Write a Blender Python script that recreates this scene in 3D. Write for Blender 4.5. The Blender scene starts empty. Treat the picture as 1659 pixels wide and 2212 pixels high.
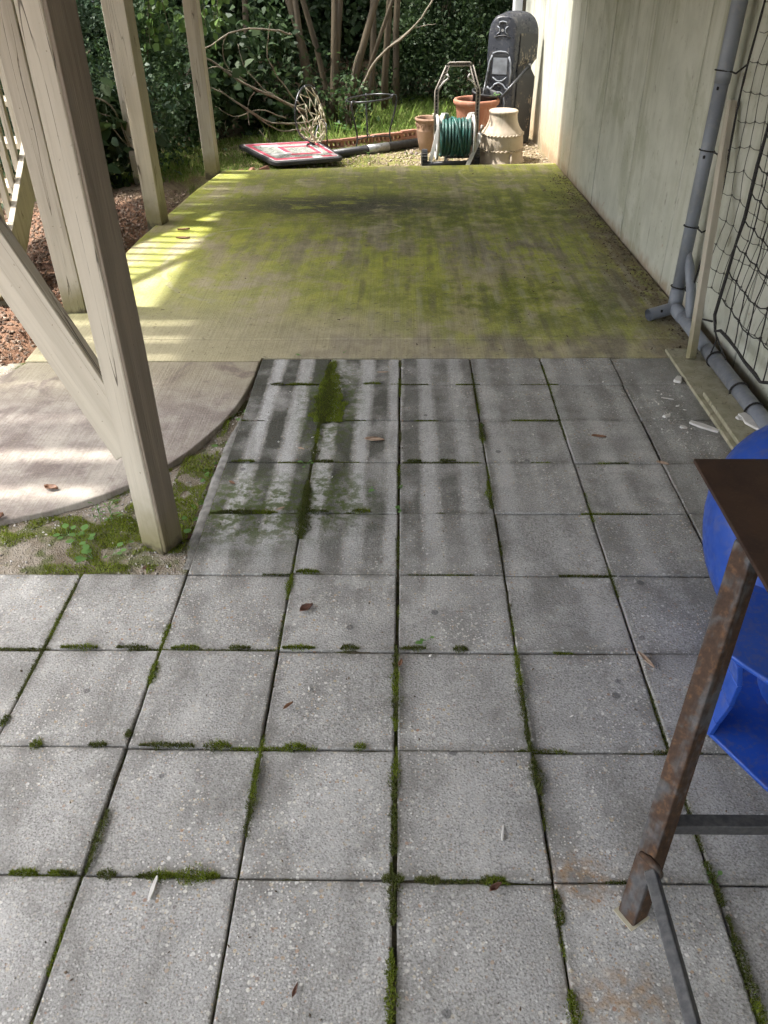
import bpy, bmesh, math, random
import numpy as np
from mathutils import Vector, Matrix, Quaternion, noise as mnoise

random.seed(7); RNG = np.random.default_rng(11)
SC = bpy.context.scene
COL = SC.collection
PI = math.pi

# ------------------------------------------------------------------ camera
def make_camera():
    th, yaw, roll, f, h = 0.618913, 0.0291415, -0.0137517, 1707.8 / 1659.0, 1.6812
    fw = Vector((-math.sin(yaw) * math.cos(th), math.cos(yaw) * math.cos(th), -math.sin(th)))
    r = Vector((math.cos(yaw), math.sin(yaw), 0)); u = r.cross(fw)
    r2 = math.cos(roll) * r + math.sin(roll) * u; u2 = -math.sin(roll) * r + math.cos(roll) * u
    cd = bpy.data.cameras.new('camera'); cam = bpy.data.objects.new('camera', cd); COL.objects.link(cam)
    m = Matrix((r2, u2, -fw)).transposed().to_4x4(); m.translation = (0, 0, h)
    cam.matrix_world = m
    cd.sensor_fit = 'HORIZONTAL'; cd.sensor_width = 36.0; cd.lens = f * 36.0
    cd.clip_start = 0.02; cd.clip_end = 600
    SC.camera = cam
make_camera()

# ------------------------------------------------------------------ sky, sun, exposure
SUN_EL, SUN_AZ = math.radians(60), math.radians(4)      # the sun stands to the left, a little beyond
sdir = Vector((-math.cos(SUN_EL) * math.cos(SUN_AZ), math.cos(SUN_EL) * math.sin(SUN_AZ), math.sin(SUN_EL)))
W = bpy.data.worlds.new('World'); SC.world = W; W.use_nodes = True
wn = W.node_tree; bg = wn.nodes['Background']
sky = wn.nodes.new('ShaderNodeTexSky'); sky.sky_type = 'NISHITA'; sky.sun_disc = False
sky.sun_elevation = SUN_EL; sky.sun_rotation = math.atan2(sdir.x, sdir.y)
sky.dust_density = 4.0; sky.air_density = 1.0; sky.ozone_density = 0.6
hs = wn.nodes.new('ShaderNodeHueSaturation'); hs.inputs['Saturation'].default_value = 0.45   # thin summer cloud
wn.links.new(sky.outputs[0], hs.inputs['Color']); wn.links.new(hs.outputs[0], bg.inputs[0])
bg.inputs[1].default_value = 0.15
sl = bpy.data.lights.new('sun', 'SUN'); sl.energy = 2.0; sl.angle = math.radians(2.0); sl.color = (1.0, 0.965, 0.90)
so = bpy.data.objects.new('sun', sl); COL.objects.link(so)
so.rotation_euler = (-sdir).to_track_quat('-Z', 'Y').to_euler(); so.location = sdir * 30
SC.view_settings.view_transform = 'Standard'; SC.view_settings.look = 'None'
SC.view_settings.exposure = 2.25; SC.view_settings.gamma = 1.0
SC.render.engine = 'CYCLES'
SC.cycles.max_bounces = 4; SC.cycles.diffuse_bounces = 3; SC.cycles.glossy_bounces = 2; SC.cycles.transmission_bounces = 2; SC.cycles.caustics_reflective = False; SC.cycles.caustics_refractive = False; SC.cycles.use_light_tree = False; SC.cycles.adaptive_threshold = 0.032; SC.cycles.adaptive_min_samples = 20
SC.cycles.use_denoising = True

# ------------------------------------------------------------------ helpers: objects
WM = {}
def link(o, parent=None, wm=None):
    wm = wm or Matrix.Identity(4)
    COL.objects.link(o)
    if parent is not None:
        o.parent = parent; o.matrix_parent_inverse = WM[parent].inverted()
    o.matrix_basis = wm; WM[o] = wm
    return o
def tag(o, label=None, cat=None, group=None, kind=None):
    if label: o['label'] = label
    if cat: o['category'] = cat
    if group: o['group'] = group
    if kind: o['kind'] = kind
    return o
def thing(name, label, cat, loc, group=None):
    o = bpy.data.objects.new(name, None); o.empty_display_size = 0.1
    link(o, None, Matrix.Translation(Vector(loc)))
    return tag(o, label, cat, group)

class MB:
    def __init__(s): s.v = []; s.f = []
    def add(s, vs, fs):
        b = len(s.v); s.v += [tuple(x) for x in vs]; s.f += [tuple(i + b for i in f) for f in fs]; return s
    def box(s, c, d, rot=None):
        hx, hy, hz = d[0] / 2, d[1] / 2, d[2] / 2
        vs = [Vector((x, y, z)) for z in (-hz, hz) for y in (-hy, hy) for x in (-hx, hx)]
        if rot is not None: vs = [rot @ v for v in vs]
        return s.add([v + Vector(c) for v in vs], [(0, 2, 3, 1), (4, 5, 7, 6), (0, 1, 5, 4), (2, 6, 7, 3), (0, 4, 6, 2), (1, 3, 7, 5)])
    def prism(s, poly, z0, z1):
        n = len(poly)
        return s.add([(x, y, z0) for x, y in poly] + [(x, y, z1) for x, y in poly],
                     [tuple(range(n))[::-1], tuple(range(n, 2 * n))] + [(i, (i + 1) % n, n + (i + 1) % n, n + i) for i in range(n)])
    def tube(s, pts, r, n=8, cap=True, closed=False, flat=None):
        pts = [Vector(p) for p in pts]; m = len(pts); rs = r if isinstance(r, (list, tuple)) else [r] * m
        T = []
        for i in range(m):
            a = pts[(i - 1) % m] if (closed or i > 0) else pts[i]; b = pts[(i + 1) % m] if (closed or i < m - 1) else pts[i]
            t = (b - a); T.append(t.normalized() if t.length > 1e-9 else Vector((0, 0, 1)))
        ref = Vector((0, 0, 1)) if abs(T[0].z) < 0.9 else Vector((1, 0, 0))
        u = ref.cross(T[0]).normalized(); base = len(s.v)
        for i in range(m):
            if i: u = (T[i - 1].rotation_difference(T[i]) @ u)
            u = (u - T[i] * u.dot(T[i])).normalized(); w = T[i].cross(u)
            for k in range(n):
                a = 2 * PI * k / n; p = pts[i] + (u * math.cos(a) + w * math.sin(a) * (flat or 1)) * rs[i]
                s.v.append(tuple(p))
        for i in range(m if closed else m - 1):
            for k in range(n):
                j = (i + 1) % m
                s.f.append((base + i * n + k, base + i * n + (k + 1) % n, base + j * n + (k + 1) % n, base + j * n + k))
        if cap and not closed:
            s.f.append(tuple(base + k for k in range(n))[::-1]); s.f.append(tuple(base + (m - 1) * n + k for k in range(n)))
        return s
    def lathe(s, prof, c=(0, 0, 0), n=40, fn=None, closed=False):
        base = len(s.v); m = len(prof)
        for i, (r, z) in enumerate(prof):
            for k in range(n):
                a = 2 * PI * k / n
                rr, zz = (r, z) if fn is None else fn(r, z, a, i)
                s.v.append((c[0] + rr * math.cos(a), c[1] + rr * math.sin(a), c[2] + zz))
        for i in range(m - 1 + (1 if closed else 0)):
            j = (i + 1) % m
            for k in range(n): s.f.append((base + i * n + k, base + i * n + (k + 1) % n, base + j * n + (k + 1) % n, base + j * n + k))
        return s
    def strip(s, pts, wid, th):                      # flat strap along a path, wid = side vector, th = thickness vector
        for a, b in zip(pts[:-1], pts[1:]):
            a, b, wv, tv = Vector(a), Vector(b), Vector(wid) / 2, Vector(th) / 2
            vs = [a - wv - tv, a + wv - tv, a + wv + tv, a - wv + tv, b - wv - tv, b + wv - tv, b + wv + tv, b - wv + tv]
            s.add(vs, [(3, 2, 1, 0), (4, 5, 6, 7), (0, 1, 5, 4), (1, 2, 6, 5), (2, 3, 7, 6), (3, 0, 4, 7)])
        return s
    def mesh(s, name):
        me = bpy.data.meshes.new(name); me.from_pydata(s.v, [], s.f); me.update(); return me
    def build(s, name, mat, parent=None, smooth=False, bevel=0, seg=2, wm=None, sub=0):
        me = s.mesh(name); me.materials.append(mat)
        bm = bmesh.new(); bm.from_mesh(me); bmesh.ops.recalc_face_normals(bm, faces=bm.faces[:]); bm.to_mesh(me); bm.free()
        o = bpy.data.objects.new(name, me); link(o, parent, wm)
        if smooth: me.polygons.foreach_set('use_smooth', [True] * len(me.polygons))
        if bevel:
            b = o.modifiers.new('bevel', 'BEVEL'); b.width = bevel; b.segments = seg; b.limit_method = 'ANGLE'; b.angle_limit = math.radians(35)
            if smooth or seg > 1:
                me.polygons.foreach_set('use_smooth', [True] * len(me.polygons)); b.harden_normals = True
        if sub:
            m = o.modifiers.new('sub', 'SUBSURF'); m.levels = sub; m.render_levels = sub
        return o

def np_mesh(name, V, mat, parent=None, per=4, smooth=False):
    """V: (N, per, 3) array: N separate polygons of `per` corners"""
    N = V.shape[0]; me = bpy.data.meshes.new(name)
    me.vertices.add(N * per); me.vertices.foreach_set('co', V.reshape(-1).astype(np.float32))
    me.loops.add(N * per); me.loops.foreach_set('vertex_index', np.arange(N * per, dtype=np.int32))
    me.polygons.add(N); me.polygons.foreach_set('loop_start', np.arange(0, N * per, per, dtype=np.int32))
    me.polygons.foreach_set('loop_total', np.full(N, per, dtype=np.int32))
    me.update(calc_edges=True); me.validate(); me.materials.append(mat)
    o = bpy.data.objects.new(name, me); link(o, parent); return o

def beam(name, p0, p1, w, d, mat, parent, twist=0.0, bevel=0.006, rough=0.0015, cut0=None):
    """timber along its own local Z, so that the grain of the material follows it"""
    p0, p1 = Vector(p0), Vector(p1); L = (p1 - p0).length; z = (p1 - p0).normalized()
    q = Vector((0, 0, 1)).rotation_difference(z)
    wm = Matrix.Translation(p0) @ q.to_matrix().to_4x4() @ Matrix.Rotation(twist, 4, 'Z')
    nseg = max(1, int(L / 0.12)); mb = MB(); prev = None; sd = random.random() * 50
    for i in range(nseg + 1):
        zz = L * i / nseg; ring = []
        for k, (sx, sy) in enumerate(((-1, -1), (1, -1), (1, 1), (-1, 1))):
            jx = rough * mnoise.noise(Vector((zz * 2.1, k * 7, sd))); jy = rough * mnoise.noise(Vector((zz * 2.1, k * 7 + 3, sd + 9)))
            ring.append(len(mb.v)); mb.v.append((sx * w / 2 + jx * 2, sy * d / 2 + jy * 2, zz))
        if prev:
            for k in range(4): mb.f.append((prev[k], prev[(k + 1) % 4], ring[(k + 1) % 4], ring[k]))
        else: mb.f.append(tuple(ring)[::-1])
        prev = ring
    mb.f.append(tuple(prev))
    return mb.build(name, mat, parent, bevel=bevel, seg=2, wm=wm)

# ------------------------------------------------------------------ helpers: materials
class NT:
    def __init__(s, name, rough=0.7, metal=0.0, spec=0.5):
        s.mat = bpy.data.materials.new(name); s.mat.use_nodes = True; s.nt = s.mat.node_tree
        s.b = s.nt.nodes['Principled BSDF']; s.out = s.nt.nodes['Material Output']
        s.set('Roughness', rough); s.set('Metallic', metal); s.set('Specular IOR Level', spec)
    def set(s, k, v):
        if isinstance(v, bpy.types.NodeSocket): s.nt.links.new(v, s.b.inputs[k])
        else: s.b.inputs[k].default_value = v
    def put(s, sock, v):
        if isinstance(v, bpy.types.NodeSocket): s.nt.links.new(v, sock)
        elif isinstance(v, (tuple, list)) and len(v) == 3 and sock.type == 'RGBA': sock.default_value = (*v, 1)
        else: sock.default_value = v
    def m(s, op, a, b=None, c=None, clamp=False):
        n = s.nt.nodes.new('ShaderNodeMath'); n.operation = op; n.use_clamp = clamp
        for i, v in enumerate((a, b, c)):
            if v is not None: s.put(n.inputs[i], v)
        return n.outputs[0]
    def vm(s, op, a, b=None):
        n = s.nt.nodes.new('ShaderNodeVectorMath'); n.operation = op; s.put(n.inputs[0], a)
        if b is not None: s.put(n.inputs[1], b)
        return n.outputs['Value'] if op in ('LENGTH', 'DISTANCE', 'DOT_PRODUCT') else n.outputs[0]
    def pos(s): return s.nt.nodes.new('ShaderNodeNewGeometry').outputs['Position']
    def island(s): return s.nt.nodes.new('ShaderNodeNewGeometry').outputs['Random Per Island']
    def oco(s): return s.nt.nodes.new('ShaderNodeTexCoord').outputs['Object']
    def rnd(s): return s.nt.nodes.new('ShaderNodeObjectInfo').outputs['Random']
    def xyz(s, v):
        n = s.nt.nodes.new('ShaderNodeSeparateXYZ'); s.put(n.inputs[0], v); return n.outputs[0], n.outputs[1], n.outputs[2]
    def comb(s, x, y, z):
        n = s.nt.nodes.new('ShaderNodeCombineXYZ')
        for i, v in enumerate((x, y, z)): s.put(n.inputs[i], v)
        return n.outputs[0]
    def noise(s, v, scale=5, detail=4, rough=0.55, dist=0.0, mul=None, col=False):
        if mul is not None: v = s.vm('MULTIPLY', v, mul)
        n = s.nt.nodes.new('ShaderNodeTexNoise'); s.put(n.inputs['Vector'], v); n.inputs['Scale'].default_value = scale
        n.inputs['Detail'].default_value = min(detail, 2.5 if scale > 10 else 3.5); n.inputs['Roughness'].default_value = rough; n.inputs['Distortion'].default_value = dist
        return n.outputs['Color' if col else 'Fac']
    def vor(s, v, scale, feature='F1', rand=1.0):
        n = s.nt.nodes.new('ShaderNodeTexVoronoi'); n.feature = feature; s.put(n.inputs['Vector'], v); n.inputs['Scale'].default_value = scale
        n.inputs['Randomness'].default_value = rand
        return n.outputs['Distance'], (n.outputs['Color'] if feature == 'F1' else None)
    def rng(s, f, a, b, c=0.0, d=1.0, smooth=True):
        n = s.nt.nodes.new('ShaderNodeMapRange'); n.interpolation_type = 'SMOOTHSTEP' if smooth else 'LINEAR'
        for i, v in enumerate((f, a, b, c, d)): s.put(n.inputs[i], v)
        return n.outputs[0]
    def mix(s, f, a, b, blend='MIX'):
        n = s.nt.nodes.new('ShaderNodeMix'); n.data_type = 'RGBA'; n.blend_type = blend; n.clamp_factor = True
        s.put(n.inputs[0], f); s.put(n.inputs[6], a); s.put(n.inputs[7], b); return n.outputs[2]
    def ramp(s, f, stops):
        n = s.nt.nodes.new('ShaderNodeValToRGB'); s.put(n.inputs[0], f); e = n.color_ramp.elements
        while len(e) < len(stops): e.new(0.5)
        for i, (p, c) in enumerate(stops): e[i].position = p; e[i].color = (*c, 1)
        return n.outputs[0]
    def bump(s, h, strength=0.5, dist=0.01):
        n = s.nt.nodes.new('ShaderNodeBump'); n.inputs['Strength'].default_value = strength; n.inputs['Distance'].default_value = dist
        s.put(n.inputs['Height'], h); s.nt.links.new(n.outputs[0], s.b.inputs['Normal'])
    def blob(s, p, cx, cy, rx, ry, soft=0.6):
        v = s.vm('MULTIPLY', s.vm('SUBTRACT', p, (cx, cy, 0)), (1 / rx, 1 / ry, 0))
        return s.rng(s.vm('LENGTH', v), 1.0 + soft, max(0.0, 1.0 - soft))
    def done(s, col=None, rough=None):
        if col is not None: s.put(s.b.inputs['Base Color'], col)
        if rough is not None: s.set('Roughness', rough)
        return s.mat

def mul(t, *xs):
    r = xs[0]
    for x in xs[1:]: r = t.m('MULTIPLY', r, x)
    return r

def mat_simple(name, c1, c2, rough=0.6, scale=8, metal=0.0, bump=0.0, bscale=60, spec=0.5, world=False):
    t = NT(name, rough, metal, spec); p = t.pos() if world else t.oco()
    n = t.noise(p, scale, 5); t.done(t.mix(t.rng(n, 0.3, 0.7), c1, c2))
    if bump: t.bump(t.noise(p, bscale, 4), bump, 0.004)
    t.set('Roughness', t.rng(t.noise(p, scale * 2.3, 4), 0.25, 0.75, rough - 0.1, min(1, rough + 0.12)))
    return t.mat

def streak(t, p, amp=0.02, pitch=0.145, phase=0.0):
    x, y, z = t.xyz(p)
    wob = t.m('MULTIPLY', t.m('SUBTRACT', t.noise(p, 1.3, 2, mul=(1, 0.25, 1)), 0.5), amp * 6)
    ph = t.m('MULTIPLY', t.m('ADD', t.m('ADD', x, wob), phase), 2 * PI / pitch)
    return t.m('MULTIPLY_ADD', t.m('SINE', ph), 0.5, 0.5)

def mat_paver():
    t = NT('paver_aggregate', 0.86, spec=0.3); p = t.pos(); r = t.rnd(); x, y, z = t.xyz(p)
    big = t.noise(p, 3.4, 5, 0.62, 0.5); mid = t.noise(p, 17, 4, 0.65); fine = t.noise(p, 190, 2, 0.7)
    base = t.ramp(big, [(0.28, (0.225, 0.217, 0.20)), (0.47, (0.35, 0.34, 0.316)), (0.66, (0.49, 0.478, 0.447))])
    base = t.mix(t.rng(r, 0.2, 1, 0, 0.6, False), base, (0.265, 0.255, 0.235))
    base = t.mix(t.rng(mid, 0.35, 0.72, 0.0, 0.45), base, (0.26, 0.255, 0.245))
    base = t.mix(t.rng(fine, 0.3, 0.75, 0.0, 0.6), base, (0.58, 0.575, 0.555), 'MIX')
    base = t.mix(t.rng(fine, 0.5, 0.28, 0.0, 0.5), base, (0.10, 0.10, 0.098))
    o = t.oco(); ox, oy, oz = t.xyz(o)
    ed = t.m('MAXIMUM', t.m('ABSOLUTE', ox), t.m('ABSOLUTE', oy))
    rim = t.rng(t.m('ADD', ed, t.m('MULTIPLY', t.m('SUBTRACT', t.noise(p, 13, 4, 0.65), 0.5), 0.085)), 0.140, 0.185)
    base = t.mix(t.m('MULTIPLY', rim, 0.50), base, (0.13, 0.122, 0.10))
    rb = t.noise(p, 1.0, 4, 0.6, 0.3, mul=(6.5, 1.3, 1)); bl = t.noise(p, 6.5, 5, 0.68, 0.4)
    base = t.mix(t.rng(t.m('ADD', t.m('MULTIPLY', rb, 0.6), t.m('MULTIPLY', bl, 0.5)), 0.50, 0.68, 0.0, 0.62), base, (0.185, 0.178, 0.162))
    base = t.mix(t.rng(t.m('ADD', t.m('MULTIPLY', rb, 0.7), t.m('MULTIPLY', bl, 0.4)), 0.50, 0.36, 0.0, 0.45), base, (0.54, 0.53, 0.505))
    # exposed pebbles, more of them where the cement skin has worn off
    worn = t.rng(big, 0.40, 0.62)
    for sc, lim in ((70, 0.70), (135, 0.45)):
        d, c = t.vor(p, sc); cr, cg, cb = t.xyz(c)
        wob = t.m('ADD', d, t.m('MULTIPLY', t.m('SUBTRACT', t.noise(p, sc * 2.2, 2), 0.5), 0.35))
        msk = mul(t, t.rng(cr, lim - 0.02, lim + 0.02), t.rng(wob, 0.36, 0.27), t.m('MULTIPLY_ADD', worn, 0.75, 0.25))
        pc = t.ramp(cg, [(0.0, (0.68, 0.67, 0.64)), (0.55, (0.60, 0.575, 0.51)), (0.8, (0.46, 0.37, 0.24)), (0.93, (0.36, 0.22, 0.15)), (1.0, (0.22, 0.21, 0.2))])
        base = t.mix(msk, base, pc)
    # grime between the drip lines of the deck boards
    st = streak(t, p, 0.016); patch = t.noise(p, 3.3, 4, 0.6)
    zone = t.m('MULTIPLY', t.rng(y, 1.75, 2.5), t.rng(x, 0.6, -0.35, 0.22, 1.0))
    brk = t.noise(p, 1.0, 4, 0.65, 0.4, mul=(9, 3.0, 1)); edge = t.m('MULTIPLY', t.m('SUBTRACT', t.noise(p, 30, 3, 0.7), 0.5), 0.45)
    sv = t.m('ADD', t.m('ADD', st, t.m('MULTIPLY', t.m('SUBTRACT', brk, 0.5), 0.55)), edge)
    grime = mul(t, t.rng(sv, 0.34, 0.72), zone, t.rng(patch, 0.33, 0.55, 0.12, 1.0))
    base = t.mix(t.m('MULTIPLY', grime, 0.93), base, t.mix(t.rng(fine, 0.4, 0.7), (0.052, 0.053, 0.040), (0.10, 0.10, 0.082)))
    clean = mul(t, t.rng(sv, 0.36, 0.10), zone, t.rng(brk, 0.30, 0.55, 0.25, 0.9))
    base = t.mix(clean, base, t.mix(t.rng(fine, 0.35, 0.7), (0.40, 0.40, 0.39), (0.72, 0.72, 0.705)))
    gz = t.m('MAXIMUM', t.m('MAXIMUM', t.blob(p, -0.33, 3.2, 0.13, 0.42), t.blob(p, -0.55, 2.38, 0.3, 0.22)), t.blob(p, -0.3, 2.45, 0.18, 0.2))
    green = mul(t, gz, t.rng(t.noise(p, 24, 5, 0.7), 0.40, 0.60))
    base = t.mix(t.m('MULTIPLY', green, 0.85), base, (0.075, 0.105, 0.018))
    rust = t.m('MULTIPLY', t.m('MAXIMUM', t.blob(p, 0.40, 0.96, 0.07, 0.06), t.blob(p, 0.43, 0.72, 0.09, 0.05)), t.rng(t.noise(p, 40, 4), 0.35, 0.7))
    base = t.mix(t.m('MULTIPLY', rust, 0.6), base, (0.33, 0.19, 0.07))
    spots = mul(t, t.rng(t.vor(p, 8.5)[0], 0.11, 0.085), t.rng(t.noise(p, 2.1, 2), 0.52, 0.56))
    base = t.mix(t.m('MULTIPLY', spots, 0.6), base, (0.075, 0.075, 0.078))
    right = t.m('MULTIPLY', t.rng(x, 0.9, 1.35), t.rng(t.noise(p, 4, 4), 0.35, 0.6))
    base = t.mix(t.m('MULTIPLY', right, 0.55), base, (0.135, 0.132, 0.112))
    d2, _ = t.vor(p, 120)
    h = t.m('ADD', t.m('MULTIPLY', t.rng(d2, 0.5, 0.1), 0.6), t.m('MULTIPLY', fine, 0.9))
    t.bump(h, 0.42, 0.003)
    return t.done(base)

def mat_slab(name, kind):
    t = NT(name, 0.82, spec=0.35); p = t.pos(); x, y, z = t.xyz(p)
    fine = t.noise(p, 90, 4, 0.7); mid = t.noise(p, 7, 5, 0.65); big = t.noise(p, 1.5, 4, 0.6, 0.3)
    broom = t.noise(p, 1.0, 4, 0.75, mul=(130, 1.6, 1))
    broad = t.noise(p, 1.0, 3, 0.6, mul=(16, 0.9, 1))
    if kind == 'slab':
        st = streak(t, p, 0.02)
        rib = t.noise(p, 1.0, 4, 0.6, 0.2, mul=(7.5, 0.75, 1)); blot = t.noise(p, 3.0, 5, 0.68, 0.35)
        base = t.mix(t.rng(mid, 0.3, 0.7), (0.57, 0.50, 0.34), (0.44, 0.38, 0.26))
        # yellow-green algae film in ribbons and blots
        alg = t.m('ADD', t.m('MULTIPLY', blot, 0.62), t.m('MULTIPLY', rib, 0.55))
        lowg = t.m('MULTIPLY', t.rng(t.noise(p, 1.15, 3, 0.6, 0.6), 0.42, 0.62), 0.09)
        a1 = t.rng(t.m('ADD', t.m('SUBTRACT', alg, lowg), t.m('MULTIPLY', t.m('SUBTRACT', t.noise(p, 24, 4, 0.7), 0.5), 0.28)), 0.40, 0.58)
        zone = t.m('MAXIMUM', t.rng(y, 3.8, 4.8, 0.18, 1.0), t.m('MULTIPLY', t.rng(x, -0.6, 0.2), t.rng(y, 3.75, 4.0)))
        a1 = t.m('MULTIPLY', a1, zone)
        base = t.mix(t.m('MULTIPLY', t.m('MULTIPLY_ADD', zone, 0.45, 0.15), t.rng(big, 0.25, 0.6)), base, (0.42, 0.385, 0.13))
        base = t.mix(t.m('MULTIPLY', a1, 0.9), base, t.mix(t.rng(mid, 0.32, 0.66), (0.47, 0.485, 0.058), (0.30, 0.35, 0.038)))
        dark = t.m('MAXIMUM', t.blob(p, 0.8, 6.45, 0.95, 0.65), t.m('MAXIMUM', t.blob(p, 0.85, 4.45, 0.85, 0.42), t.blob(p, 0.1, 6.3, 0.7, 0.7)))
        dk = mul(t, dark, t.rng(t.m('ADD', t.m('MULTIPLY', mid, 0.4), t.m('MULTIPLY', alg, 0.6)), 0.42, 0.64))
        base = t.mix(t.m('MULTIPLY', dk, 0.85), base, (0.115, 0.145, 0.014))
        # grey-brown worn or dirty areas, broken up along the drip lines
        brown = t.m('MAXIMUM', t.m('MULTIPLY', t.rng(x, 0.85, 1.4), t.rng(y, 7.0, 5.8)), t.blob(p, 0.8, 5.45, 0.85, 0.45, 0.8))
        brown = t.m('MAXIMUM', brown, t.m('MAXIMUM', t.m('MULTIPLY', t.rng(y, 4.05, 3.92), t.rng(x, -0.9, -0.4)), t.m('MULTIPLY', t.blob(p, -0.45, 5.5, 0.9, 0.6, 0.8), 0.75)))
        br = t.m('MULTIPLY', brown, t.rng(t.m('ADD', t.m('MULTIPLY', blot, -0.55), t.m('MULTIPLY', t.noise(p, 1.0, 4, 0.65, mul=(9, 1.4, 3)), 1.0)), 0.12, 0.34))
        base = t.mix(t.m('MULTIPLY', br, 0.85), base, t.mix(t.rng(mid, 0.35, 0.65), (0.29, 0.255, 0.20), (0.18, 0.158, 0.125)))
        soot = t.m('MAXIMUM', t.blob(p, -0.50, 6.62, 0.95, 0.34, 0.7), t.m('MULTIPLY', t.blob(p, 0.0, 7.5, 1.7, 0.35, 0.8), 0.6))
        so_ = mul(t, soot, t.rng(t.noise(p, 4.0, 5, 0.7, 0.3, mul=(1, 2.0, 1)), 0.33, 0.50))
        base = t.mix(t.m('MULTIPLY', so_, 0.92), base, (0.052, 0.052, 0.036))
        dirt = mul(t, t.rng(x, 1.15, 1.44), t.rng(y, 7.6, 6.2), t.rng(t.noise(p, 6, 4, 0.65), 0.32, 0.56))
        base = t.mix(t.m('MULTIPLY', dirt, 0.8), base, (0.16, 0.115, 0.078))
        wl = mul(t, t.rng(st, 0.30, 0.03), t.rng(y, 7.3, 4.6), t.rng(x, -0.8, 0.2), t.rng(t.noise(p, 1, 4, 0.65, mul=(4, 2.2, 1)), 0.44, 0.6))
        base = t.mix(t.m('MULTIPLY', wl, 0.42), base, (0.46, 0.43, 0.33))
        dl = mul(t, t.rng(st, 0.70, 0.97), t.rng(x, -1.0, 0.0), t.rng(t.noise(p, 1, 4, 0.65, mul=(5, 2.6, 1)), 0.46, 0.62))
        base = t.mix(t.m('MULTIPLY', dl, 0.55), base, (0.125, 0.118, 0.078))
        crumb = mul(t, t.rng(t.noise(p, 1.0, 4, 0.7, mul=(11, 19, 1)), 0.60, 0.68), t.rng(blot, 0.42, 0.58), t.rng(x, -1.2, -0.2))
        base = t.mix(t.m('MULTIPLY', crumb, 0.8), base, (0.10, 0.09, 0.065))
        near = mul(t, t.rng(y, 4.5, 3.95), t.rng(x, 0.6, -0.3, 0.25, 1.0), 0.6)
        base = t.mix(near, base, t.mix(t.rng(mid, 0.3, 0.7), (0.52, 0.46, 0.32), (0.40, 0.35, 0.245)))
        lf = t.m('MULTIPLY', t.rng(x, -0.3, -1.2), t.rng(y, 6.0, 4.0))
        base = t.mix(t.m('MULTIPLY', lf, 0.5), base, (0.45, 0.41, 0.26))
        # pale scratches where something was dragged
        for (cx, cy, r0, sq, a0) in ((-0.95, 5.25, 0.62, 0.8, 0), (-0.35, 5.95, 0.33, 2.0, 1), (0.75, 7.62, 0.20, 0.5, 2)):
            v = t.vm('MULTIPLY', t.vm('SUBTRACT', p, (cx, cy, 0)), (1, sq, 0)); vx, vy, vz = t.xyz(v)
            ring = t.rng(t.m('ABSOLUTE', t.m('SUBTRACT', t.vm('LENGTH', v), t.m('MULTIPLY_ADD', big, 0.25, r0 - 0.12))), 0.022, 0.008)
            side = t.rng(vx, 0.0, 0.18) if a0 == 1 else t.rng(vx, 0.1, -0.1)
            if a0 == 2: side = 0.7
            base = t.mix(mul(t, ring, side, t.rng(mid, 0.38, 0.55), 0.7), base, (0.46, 0.43, 0.27))
        fl = t.rng(t.noise(p, 26, 4, 0.75), 0.62, 0.70)
        base = t.mix(t.m('MULTIPLY', fl, 0.5), base, (0.11, 0.095, 0.06))
    else:
        base = t.mix(t.rng(t.m('ADD', t.m('MULTIPLY', mid, 0.5), t.m('MULTIPLY', big, 0.5)), 0.38, 0.62), (0.28, 0.235, 0.215), (0.52, 0.47, 0.41))
        base = t.mix(mul(t, t.rng(y, 3.05, 3.6), 0.6), base, t.mix(t.rng(mid, 0.3, 0.7), (0.48, 0.43, 0.28), (0.37, 0.32, 0.20)))
        base = t.mix(t.rng(t.noise(p, 13, 5, 0.7), 0.55, 0.75, 0, 0.5), base, (0.2, 0.16, 0.15))
        base = t.mix(t.rng(t.noise(p, 3.2, 4, 0.6, 1.0), 0.52, 0.66, 0, 0.7), base, (0.20, 0.155, 0.145))
    base = t.mix(t.rng(broom, 0.35, 0.75, 0.0, 0.30), base, (0.10, 0.085, 0.04))
    base = t.mix(t.rng(fine, 0.45, 0.8, 0.0, 0.32), base, (0.58, 0.54, 0.40))
    base = t.mix(t.rng(fine, 0.46, 0.25, 0.0, 0.35), base, (0.12, 0.105, 0.06))
    t.bump(t.m('ADD', t.m('MULTIPLY', broom, 0.8), t.m('MULTIPLY', fine, 0.7)), 0.55, 0.004)
    return t.done(base)

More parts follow.
